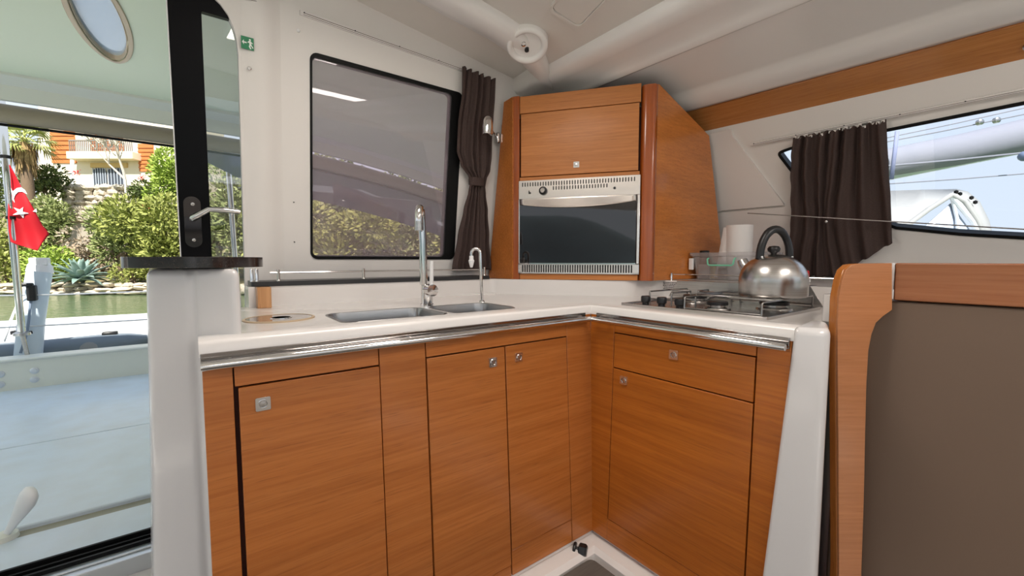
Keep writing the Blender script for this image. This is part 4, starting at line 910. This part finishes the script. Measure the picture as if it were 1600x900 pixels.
# dinghy tube
M['hyp'] = pm('grey_hypalon', (.15, .18, .21), .55)
t = thing('dinghy', (-2, 5.5, .0), 'grey inflatable dinghy tube lying behind the transom', 'dinghy')
YG = 5.42; pt = lambda x, y: PY(x, y, YG)
zz0 = PY(140, 528, YG)[2]-.14
b = MB().tube([(-5, YG, zz0), (-2.5, YG, zz0), (-1.1, YG, zz0), (-.75, YG-.0, zz0+.02), (-.52, YG, zz0+.05), (-.40, YG, zz0+.09)], [.155, .155, .155, .145, .11, .04], 20); obj('tube', b, M['hyp'], t, smooth=60)
b = MB().tube([(-5, YG-.165, zz0-.02), (-1.0, YG-.165, zz0-.02), (-.6, YG-.14, zz0+.0)], .028, 10); obj('rubbing_strake', b, M['hyp'], t, smooth=60, label='grey rubbing strake')
q = PY(138, 545, YG-.15); obj('valve_patch', MB().lathe([(.062, 0), (.058, .010), (.03, .016), (.001, .016)], (q[0], YG-.13, q[2]), (0, -.85, .5), 24), pm('patch', (.24, .24, .23), .5), t)
q = PY(171, 524, YG); obj('rowlock', MB().box(q[0]-.05, q[0]+.06, YG-.03, YG+.03, zz0+.145, zz0+.185), M['black'], t, bevel=.01)
# neighbouring white hull
zq = .20
b = MB().plate(FLOORF, [(-9, 5.75), (.1, 5.75), (.1, 9.0), (-9, 9.6)], -.95, zq)
o = obj('moored_hull', b, M['white'], bevel=.05, seg=3); tag(o, 'flat white deck of the craft moored behind the dinghy', 'boat')

# ================================================================== WATER, SHORE
def water_mat():
    m = pm('sea_water', (.11, .16, .075), .10, spec=.5, bump=(2.2, .7, .15)); t = m.node_tree; b = t.nodes['Principled BSDF']
    return m
b = MB().plate(FLOORF, [(-900, -900), (900, -900), (900, 900), (-900, 900)], -1.05, -1.0); struct('sea', b, water_mat())
DS = 25.0
def sh(lat, D, z): return np.array(fh*D+rt*lat+zz*z)
M['earth'] = pm('dry_hillside', (.26, .20, .11), .9, noise=(.8, (.13, .15, .05), .4, .6), bump=(3, .6, .2))
def hz_(D): return -.55+max(0, D-DS)*.16+max(0, D-DS-8)*.16
b = MB().grid(lambda a, c: sh(-70+110*a, DS+.5+45*c, hz_(DS+.5+45*c)+.25*math.sin(a*47+c*9)*c), 60, 24); struct('hillside', b, M['earth'])
# sea wall of rocks
M['rock'] = pm('pale_rock', (.62, .55, .43), .85, noise=(3, (.40, .34, .26), .35, .7), bump=(9, .8, .04))
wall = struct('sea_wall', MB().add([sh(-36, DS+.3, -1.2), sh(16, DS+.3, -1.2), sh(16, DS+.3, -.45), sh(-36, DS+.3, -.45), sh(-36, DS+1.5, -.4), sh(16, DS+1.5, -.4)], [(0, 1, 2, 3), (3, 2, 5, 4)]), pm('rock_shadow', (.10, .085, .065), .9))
def rockmesh(seed):
    r = random.Random(seed); mb = MB().sphere((0, 0, 0), 1, 8); mb.v = [tuple(c*(1+r.uniform(-.22, .22)) for c in q) for q in mb.v]
    me = bpy.data.meshes.new('stone'); me.from_pydata(mb.v, [], mb.f); me.materials.append(M['rock']); me.shade_smooth(); me.set_sharp_from_angle(angle=.5); return me
RM = [rockmesh(i) for i in range(7)]
rnd = random.Random(11); BW = BASE[wall.name]
def stones(parent, l0, l1, D, z0, z1, size, rows_, step=.12):
    for r_ in range(rows_):
        l = l0+rnd.uniform(0, size)
        while l < l1:
            w_ = size*rnd.uniform(.6, 1.5); z = z0+(z1-z0)*(r_+.5)/rows_
            o = link(bpy.data.objects.new('stone', rnd.choice(RM))); o.parent = parent
            o.location = tuple(sh(l+w_/2, D+rnd.uniform(-.08, .1)+r_*step, z+rnd.uniform(-.05, .05))-BASE[parent.name])
            o.scale = (w_*.56, w_*.5, (z1-z0)/rows_*.72); o.rotation_euler = (rnd.uniform(-.2, .2), rnd.uniform(-.15, .15), YAW-math.pi/2+rnd.uniform(-.3, .3)); l += w_
stones(wall, -32.5, -20.5, DS, -.98, -.36, .80, 3)
stones(wall, -20, 3, DS, -.98, -.38, 1.0, 2)
# retaining wall up the slope
rw0 = S(100, 345, 33); 
def latof(px, D): return (px-800)/FPX*D
zr0 = S(130, 345, 33)[2]; zr1 = S(130, 291, 33)[2]
rw = struct('retaining_wall', MB().add([sh(latof(96, 33), 33.4, zr0-2), sh(latof(200, 33), 33.4, zr0-2), sh(latof(200, 33), 33.4, zr1-.05), sh(latof(96, 33), 33.4, zr1-.05), sh(latof(96, 33), 36, zr1-.05), sh(latof(200, 33), 36, zr1-.05)], [(0, 1, 2, 3), (3, 2, 5, 4)]), pm('mortar', (.36, .32, .26), .9))
stones(rw, latof(98, 33), latof(196, 33), 33.1, zr0, zr1, .62, 7, 0)

# ---- plants
def leafmat(n, a, b_): return pm(n, a, .55, spec=.35, noise=(1.7, b_, .35, .65))
M['lf_olive'] = leafmat('olive_leaf', (.17, .21, .07), (.30, .33, .13))
M['lf_dark'] = leafmat('dark_leaf', (.06, .09, .025), (.14, .18, .05))
M['lf_bright'] = leafmat('bright_leaf', (.24, .34, .05), (.36, .46, .09))
M['lf_yellow'] = leafmat('yellow_green_leaf', (.34, .36, .10), (.22, .25, .06))
M['lf_dry'] = leafmat('dry_twigs', (.42, .35, .26), (.30, .22, .15))
M['bark'] = pm('bark', (.16, .11, .07), .9, bump=(14, .6, .03))
def plant(name, label, px, py0, py1, D, wpx, mat, n, leaf=.22, seed=0, cat='bush', group=None, lat_scale=1):
    r = random.Random(seed+int(px)*7+int(D)); base = S(px, py1, D); top = S(px, py0, D); h = top[2]-base[2]; wd = wpx*D/FPX
    t = thing(name, base, label, cat, group)
    tk = MB()
    for k in range(3):
        a = r.uniform(0, 6.28); tk.tube([base-zz*1.2+rt*.1*k, base+zz*h*.25+rt*r.uniform(-.2, .2)*wd, base+zz*h*.6+rt*r.uniform(-.3, .3)*wd+fh*r.uniform(-.2, .2)], [.09, .06, .025], 6)
    obj('trunk', tk, M['bark'], t)
    mb = MB(); cl = []
    for k in range(16):
        c = np.array([r.uniform(-.38, .38)*wd, r.uniform(-.3, .3)*wd, h*r.uniform(.18, .82)]); cl.append((c, r.uniform(.22, .36)))
    vs = []; fs = []
    for i in range(n):
        c, s_ = r.choice(cl); u = np.array([r.gauss(0, 1), r.gauss(0, 1), r.gauss(0, 1)]); u /= np.linalg.norm(u)+1e-9
        p = c+u*np.array([wd*s_*.8, wd*s_*.8, h*s_*.85])*r.uniform(.55, 1.0)**.5
        P = base+rt*p[0]+fh*p[1]+zz*max(p[2], -.3)
        d = u+np.array([r.uniform(-.8, .8) for _ in range(3)]); d = rt*d[0]+fh*d[1]+zz*(d[2]*.8+.2); d /= np.linalg.norm(d)+1e-9
        e_ = np.cross(d, [r.uniform(-1, 1), r.uniform(-1, 1), r.uniform(-1, 1)]); e_ /= np.linalg.norm(e_)+1e-9
        L = leaf*r.uniform(.7, 1.4); W = L*.22; k = len(vs)
        vs += [P, P+d*L*.5+e_*W, P+d*L, P+d*L*.5-e_*W]; fs.append((k, k+1, k+2, k+3))
    mb.add(vs, fs); obj('foliage', mb, mat, t, smooth=0, kind='stuff'); return t
G_ = 'shrubs on the shore slope'
plants = [
 ('shrub', 'grey-green feathery shrub right of the flag', 78, 312, 405, 28, 60, 'lf_olive', 5200, .24),
 ('shrub', 'broad grey-green shrub in the middle of the slope below the building', 192, 325, 410, 27, 80, 'lf_olive', 5200, .26),
 ('oleander', 'big bright oleander against the black door frame', 240, 315, 420, 25.8, 110, 'lf_yellow', 6500, .30),
 ('conifer', 'bright green conifer beside the door frame', 272, 236, 330, 29, 62, 'lf_bright', 5500, .22),
 ('oleander', 'tall oleander seen through the narrow door glass', 350, 255, 425, 26.5, 110, 'lf_olive', 7000, .30),
 ('shrub', 'dark shrub with red blooms under the bare tree', 226, 285, 335, 31, 50, 'lf_dark', 2600, .22),
 ('shrub', 'dark shrub below the palm crown', 76, 262, 315, 32, 44, 'lf_dark', 2600, .24),
 ('shrub', 'low green bush behind the agave', 75, 385, 440, 25.9, 70, 'lf_bright', 2600, .22),
 ('shrub', 'yellow-green weeds at the left edge below the flag', 5, 335, 440, 26.5, 70, 'lf_yellow', 3000, .24),
 ('shrub', 'dry scrub patch left of the agave', 150, 360, 420, 28.5, 90, 'lf_dry', 2200, .25),
 ('shrub', 'low bush on the sea wall beside the white pillar', 212, 405, 442, 25.8, 50, 'lf_yellow', 1500, .20),
 ('shrub', 'dark bush at the far left edge behind the pole', -15, 240, 360, 33, 70, 'lf_dark', 2600, .28),
 ('tree', 'wide olive tree behind the tinted window, left', 470, 225, 420, 30, 170, 'lf_olive', 8000, .34),
 ('oleander', 'yellowish oleander low in the tinted window', 555, 325, 425, 25.5, 125, 'lf_yellow', 6500, .30),
 ('tree', 'dark tree in the middle of the tinted window', 580, 265, 420, 31, 150, 'lf_dark', 6500, .34),
 ('tree', 'grey-green tree behind the faucet in the tinted window', 665, 300, 420, 29, 130, 'lf_olive', 5500, .32),
 ('shrub', 'shrub below the tied curtain beyond the window', 740, 330, 425, 27, 110, 'lf_yellow', 3000, .28),
 ('oleander', 'oleander hidden low behind the bulkhead edge', 425, 300, 425, 26.2, 110, 'lf_yellow', 4000, .30)]
for i, (nm, lb, px, y0, y1, D, wpx, mt, n, lf) in enumerate(plants):
    plant(nm, lb, px, y0, y1, D, wpx, M[mt], n, lf, i*31, 'tree' if nm in ('tree', 'conifer') else 'bush', None)
# red blooms
for px, py, D, lb in ((222, 277, 30.4, 'small red blossom cluster under the bare tree'), (227, 324, 26, 'small red blossom cluster low on the oleander'), (118, 270, 31, 'small red blossom cluster by the white post')):
    mb = MB(); r = random.Random(px)
    for k in range(40): c = S(px+r.gauss(0, 4), py+r.gauss(0, 2.5), D-.5+r.uniform(-.2, .2)); mb.sphere(c, .035, 5)
    tag(obj('blossom_cluster', mb, M['red'], kind='stuff'), lb, 'flower')
# bare tree
r = random.Random(21); D = 31; base = S(199, 300, D)
t = thing('bare_tree', base, 'leafless pale branching tree in front of the cream building', 'tree')
mb = MB()
def branch(p, d, L, rad, k):
    q = p+d*L; mb.tube([p, (p+q)/2+np.array([r.uniform(-.06, .06) for _ in range(3)]), q], [max(.028, rad), max(.028, rad*.85), max(.026, rad*.65)], 5, cap=False)
    if k == 0: return
    for _ in range(3):
        nd = d+rt*r.uniform(-.8, .8)+fh*r.uniform(-.5, .5)+zz*r.uniform(-.1, .45); branch(q, nd/np.linalg.norm(nd), L*r.uniform(.6, .8), rad*.6, k-1)
branch(base-zz*1, zz-rt*.05, 1.9, .12, 5)
obj('branches', mb, pm('pale_twig', (.62, .56, .47), .8), t)
# agave
AD = 24.9; ab = S(127, 441, AD)
M['agave'] = pm('agave_leaf', (.17, .26, .23), .5, noise=(2, (.27, .36, .32), .4, .6))
t = thing('agave', ab, 'large blue-green agave rosette on the rock wall', 'agave')
r = random.Random(4)
for k in range(36):
    az = k*2.39996; ti = k/36; el = math.radians(80-72*ti**.8); L = 1.30+.6*math.sin(ti*3)
    h0 = rt*math.cos(az)+fh*math.sin(az); sd_ = np.cross(h0, zz); pts = []; 
    for j in range(6):
        s_ = j/5; dr_p = .55*s_*s_*ti*L*(1 if k % 3 else 1.3); c = ab+h0*math.cos(el)*L*s_+zz*(math.sin(el)*L*s_+.12-dr_p*.8); wd = .17*(math.sin(math.pi*min(1, .18+s_*.82))**.8+.02)*(1 if j < 5 else .1)
        pts.append((c-sd_*wd+zz*wd*.45, c, c+sd_*wd+zz*wd*.45))
    mb = MB(); mb.add([q for p in pts for q in p], [(j*3+i, j*3+i+1, j*3+i+4, j*3+i+3) for j in range(5) for i in range(2)])
    obj('leaf', mb, M['agave'], t, smooth=60, solid=.02)
# palm
PD = 29.5; pb = S(48, 300, PD); pt_ = S(38, 225, PD)
M['frond'] = pm('palm_frond', (.26, .31, .07), .5, noise=(1, (.40, .42, .14), .4, .6)); M['deadfrond'] = pm('dead_frond', (.42, .29, .13), .8, noise=(3, (.26, .16, .07), .4, .6))
t = thing('palm_tree', pb, 'fan palm with shaggy dead skirt behind the flag', 'palm')
obj('trunk', MB().tube([S(46, 345, PD), S(44, 300, PD), pt_], [.38, .34, .28], 12), M['bark'], t)
mb = MB(); r = random.Random(8)
for k in range(260):
    a = r.uniform(0, 6.28); z0_ = r.uniform(.1, 1.0); rr0 = .30+.25*z0_; c = pt_+zz*(.1-1.0*(1-z0_)) ; h0 = rt*math.cos(a)+fh*math.sin(a); p = c+h0*rr0; q = p+h0*r.uniform(.0, .25)-zz*r.uniform(.8, 1.9); s_ = np.cross(h0, zz)*.06
    mb.add([p-s_, p+s_, q+s_*.4, q-s_*.4], [(0, 1, 2, 3)])
obj('dead_skirt', mb, M['deadfrond'], t, smooth=0, kind='stuff')
for k in range(26):
    az = k*2.39996; el = math.radians(75-105*(k/26)); h0 = rt*math.cos(az)+fh*math.sin(az); d = h0*math.cos(el)+zz*math.sin(el); sd_ = np.cross(h0, zz); nn = np.cross(d, sd_)
    st = pt_+zz*.15; hub = st+d*1.0; mb = MB(); mb.tube([st, hub], .03, 5)
    for j in range(15):
        th = math.radians(-75+150*j/14); dd = d*math.cos(th)+sd_*math.sin(th); e_ = np.cross(dd, nn); e_ /= np.linalg.norm(e_); L = 1.15*(.75+.25*math.cos(th))
        tipp = hub+dd*L-zz*.35*abs(math.sin(th))-zz*.25; mid = hub+dd*L*.55-zz*.03
        mb.add([hub, mid+e_*.05, tipp, mid-e_*.05], [(0, 1, 2, 3)])
    obj('frond', mb, M['frond'], t, smooth=0)
# white post on terrace
o = obj('garden_post', MB().tube([S(113, 290, 34.2), S(113, 250, 34.2)], .13, 10), M['white']); tag(o, 'white post on the terrace above the stone wall', 'post')
# building
BD = 46
FBd = frame(tuple(fh*BD+zz*EYE), rt, zz)
B_ = lambda x, y: tuple(uv(FBd, x, y))
M['stucco'] = pm('cream_stucco', (.80, .72, .56), .8); M['orange'] = pm('orange_shutter', (.58, .20, .06), .6, noise=(1, (.47, .15, .045), .4, .6, (1, 1, 30)))
bb = B_(60, 300); bt = B_(300, 150)
t = thing('building', PF(FBd, -40, -0, -3)*np.array([1, 1, 0])+zz*4, 'cream house with orange shutters and balcony above the garden', 'building')
BASE[t.name] = np.array(t.location)
obj('wall', MB().plate(FBd, [B_(60, 320), B_(290, 320), B_(290, 120), B_(60, 120)], -6, 0), M['stucco'], t)
for (x0, y0, x1, y1) in ((83, 255, 117, 205), (145, 243, 192, 208), (219, 268, 240, 225)):
    a, c = B_(x0, y0), B_(x1, y1); s_ = obj('shutter', MB().plate(FBd, [a, (c[0], a[1]), c, (a[0], c[1])], 0, .12), M['orange'], t)
    mb = MB(); n_ = 7
    for k in range(1, n_): v = a[1]+(c[1]-a[1])*k/n_; mb.fbox(FBd, a[0], c[0], v-.05, v+.05, .10, .20)
    obj('slat_band', mb, M['orange'], s_)
a, c = B_(122, 250), B_(222, 239); obj('balcony_slab', MB().fbox(FBd, a[0], c[0], B_(150, 252)[1], B_(150, 241)[1], 0, 1.2), M['stucco'], t, bevel=.03)
mb = MB()
for x in np.linspace(B_(125, 230)[0], B_(220, 230)[0], 34): mb.fbox(FBd, x-.03, x+.03, B_(150, 241)[1], B_(150, 224)[1], 1.05, 1.12)
mb.fbox(FBd, B_(125, 230)[0], B_(220, 230)[0], B_(150, 225)[1], B_(150, 223)[1], 1.0, 1.15); obj('balcony_railing', mb, pm('rail_dark', (.22, .2, .18), .6), t)
for x0, x1 in ((147, 167), (170, 195)):
    a, c = B_(x0, 290), B_(x1, 263); w_ = obj('window', MB().plate(FBd, roundpoly([a, (c[0], a[1]), c, (a[0], c[1])], [0, 0, .6, .6]), 0, .06), pm('dark_window', (.06, .07, .09), .2), t)
    mb = MB()
    for x in np.linspace(a[0]+.1, c[0]-.1, 6): mb.fbox(FBd, x-.04, x+.04, a[1], c[1], .08, .13)
    obj('window_bars', mb, pm('bar_grey', (.40, .45, .52), .5), w_)
obj('arch_band', MB().plate(FBd, [B_(143, 262), B_(200, 262), B_(200, 255), B_(143, 255)], 0, .15), pm('ochre_band', (.62, .45, .2), .8), t)
# far hills round the bay, distance haze put into their bluish colours
def hills(name, a0, a1, R, hfn, col, n=70):
    b = MB(); N = n
    b.grid(lambda a, c: (lambda th: (R*math.cos(th)*(1+.25*c), R*math.sin(th)*(1+.25*c), -2+(hfn(a)+2)*math.sin(c*math.pi/2)))(math.radians(a0+(a1-a0)*a)), N, 6)
    struct(name, b, pm(name+'_cover', col, .95, noise=(.02, tuple(c*1.3 for c in col), .4, .6)))
hills('hills', 150, 330, 420, lambda a: 34+26*math.sin(a*9)+14*math.sin(a*23+1)+5*math.sin(a*61), (.075, .11, .12))
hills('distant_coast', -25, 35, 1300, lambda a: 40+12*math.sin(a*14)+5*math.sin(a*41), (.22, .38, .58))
# ================================================================== BOATS BEYOND THE SIDE WINDOW
M['sail'] = pm('grey_sail_cover', (.24, .24, .275), .8, bump=(2, .3, .05)); M['canvas'] = pm('white_canvas', (.36, .35, .33), .8, bump=(6, .3, .02))
def R_(x, y, D=6.0): return S(x, y, D)
t = thing('furled_sail', R_(1500, 232), 'long pale grey furled sail on a boom beyond the side window', 'sail')
obj('sail_cover', MB().tube([R_(1370, 258), R_(1500, 234), R_(1700, 190), R_(2000, 125)], [.20, .22, .25, .28], 16), M['sail'], t, smooth=60)
obj('boom', MB().tube([R_(1370, 257+8, 6.02)-zz*.12, R_(1700, 196, 6.02)-zz*.15, R_(2000, 130, 6.02)-zz*.16], .07, 12), M['alu'], t, smooth=60)
for (a, c, nm, r0) in (((1385, 259, 1600, 238), 0, 'dark rope below the furled sail', .012), ((1385, 287, 1620, 269), 0, 'thin rope halfway down the side window', .007), ((1385, 221, 1560, 186), 0, 'thin rope above the furled sail', .007), ((1385, 215, 1600, 168), 0, 'topmost thin wire in the side window', .006)):
    o = obj('rigging_rope', MB().tube([R_(a[0]-60, a[1]+(a[1]-a[3])*60/(a[2]-a[0]), 5.2), R_((a[0]+a[2])/2, (a[1]+a[3])/2+1.5, 5.2), R_(a[2]+120, a[3]-(a[1]-a[3])*120/(a[2]-a[0]), 5.2)], r0, 6), pm('rope_grey', (.22, .22, .25), .8)); tag(o, nm, 'rope')
o = obj('webbing_stay', MB().add([R_(1399, 205, 4.6), R_(1405, 205, 4.6), R_(1396, 280, 4.6), R_(1390, 280, 4.6)], [(0, 1, 2, 3)]), pm('blue_webbing', (.22, .24, .36), .8), solid=.01); tag(o, 'blue-grey webbing stay beside the side curtain', 'strap')
for (x, y, nm) in ((1531, 191, 'pulley block on the wire, left of two'), (1557, 188, 'pulley block on the wire, right of two')):
    q = R_(x, y, 5.15); o = obj('pulley_block', MB().lathe([(.02, -.03), (.035, -.02), (.035, .02), (.02, .03)], q, fh, 12), M['steel']); tag(o, nm, 'pulley')
q = R_(1601, 244, 5.0); o = obj('winch', MB().sphere(q, .06, 12), pm('blue_grey', (.18, .22, .32), .4)); tag(o, 'blue-grey ball fender at the right edge of the side window', 'fender')
# sprayhood boat
D = 9.0
t = thing('sprayhood', R_(1470, 360, D), 'white canvas sprayhood of the neighbouring boat in the side window', 'sprayhood')
fSH = frame(R_(1500, 300, D), rt, zz)
h_ = lambda x, y, D_=D: R_(x, y, D_)
arc0 = [h_(1380, 299, 9.6), h_(1440, 297, 9.6), h_(1495, 296, 9.6), h_(1512, 300, 9.6), h_(1530, 315, 9.6), h_(1545, 345, 9.6), h_(1555, 385, 9.6)]
arc1 = [h_(1360, 395, 8.6), h_(1400, 365, 8.6), h_(1450, 328, 8.6), h_(1486, 305, 8.6), h_(1505, 315, 8.6), h_(1525, 345, 8.6), h_(1548, 395, 8.6)]
mb = MB(); mb.add(arc0+arc1, [(i, i+1, i+8, i+7) for i in range(6)]); obj('canopy', mb, M['canvas'], t, solid=.02, smooth=60)
obj('front_hem', MB().tube(arc1, .05, 8), M['canvas'], t, smooth=60)
mb = MB(); mb.add([h_(1415, 380, 8.7), h_(1485, 318, 8.7), h_(1530, 380, 8.7)], [(0, 1, 2)]); obj('clear_window', mb, pm('clear_vinyl', (.52, .58, .68), .2), t, solid=.02)
obj('frame_bow', MB().tube([h_(1486, 305, 8.65), h_(1495, 340, 8.65), h_(1498, 385, 8.65)], .03, 8).tube([h_(1486, 305, 8.62), h_(1520, 345, 8.62), h_(1540, 385, 8.62)], .05, 8), M['white'], t)
for x, y in ((1494, 300), (1500, 303), (1518, 309), (1524, 316)): obj('buckle', MB().sphere(h_(x, y, 8.9), .045, 6), M['rubber'], t)
b = MB().loft([[h_(x, 388, d_) for x, d_ in ((1250, 8.2), (1700, 8.2), (1700, 11), (1250, 11))], [h_(x, 388, d_)-zz*1.6 for x, d_ in ((1250, 8.2), (1700, 8.2), (1700, 11), (1250, 11))]]); o = obj('coachroof', b, M['white']); tag(o, 'white deck of the neighbouring boat under the sprayhood', 'boat')
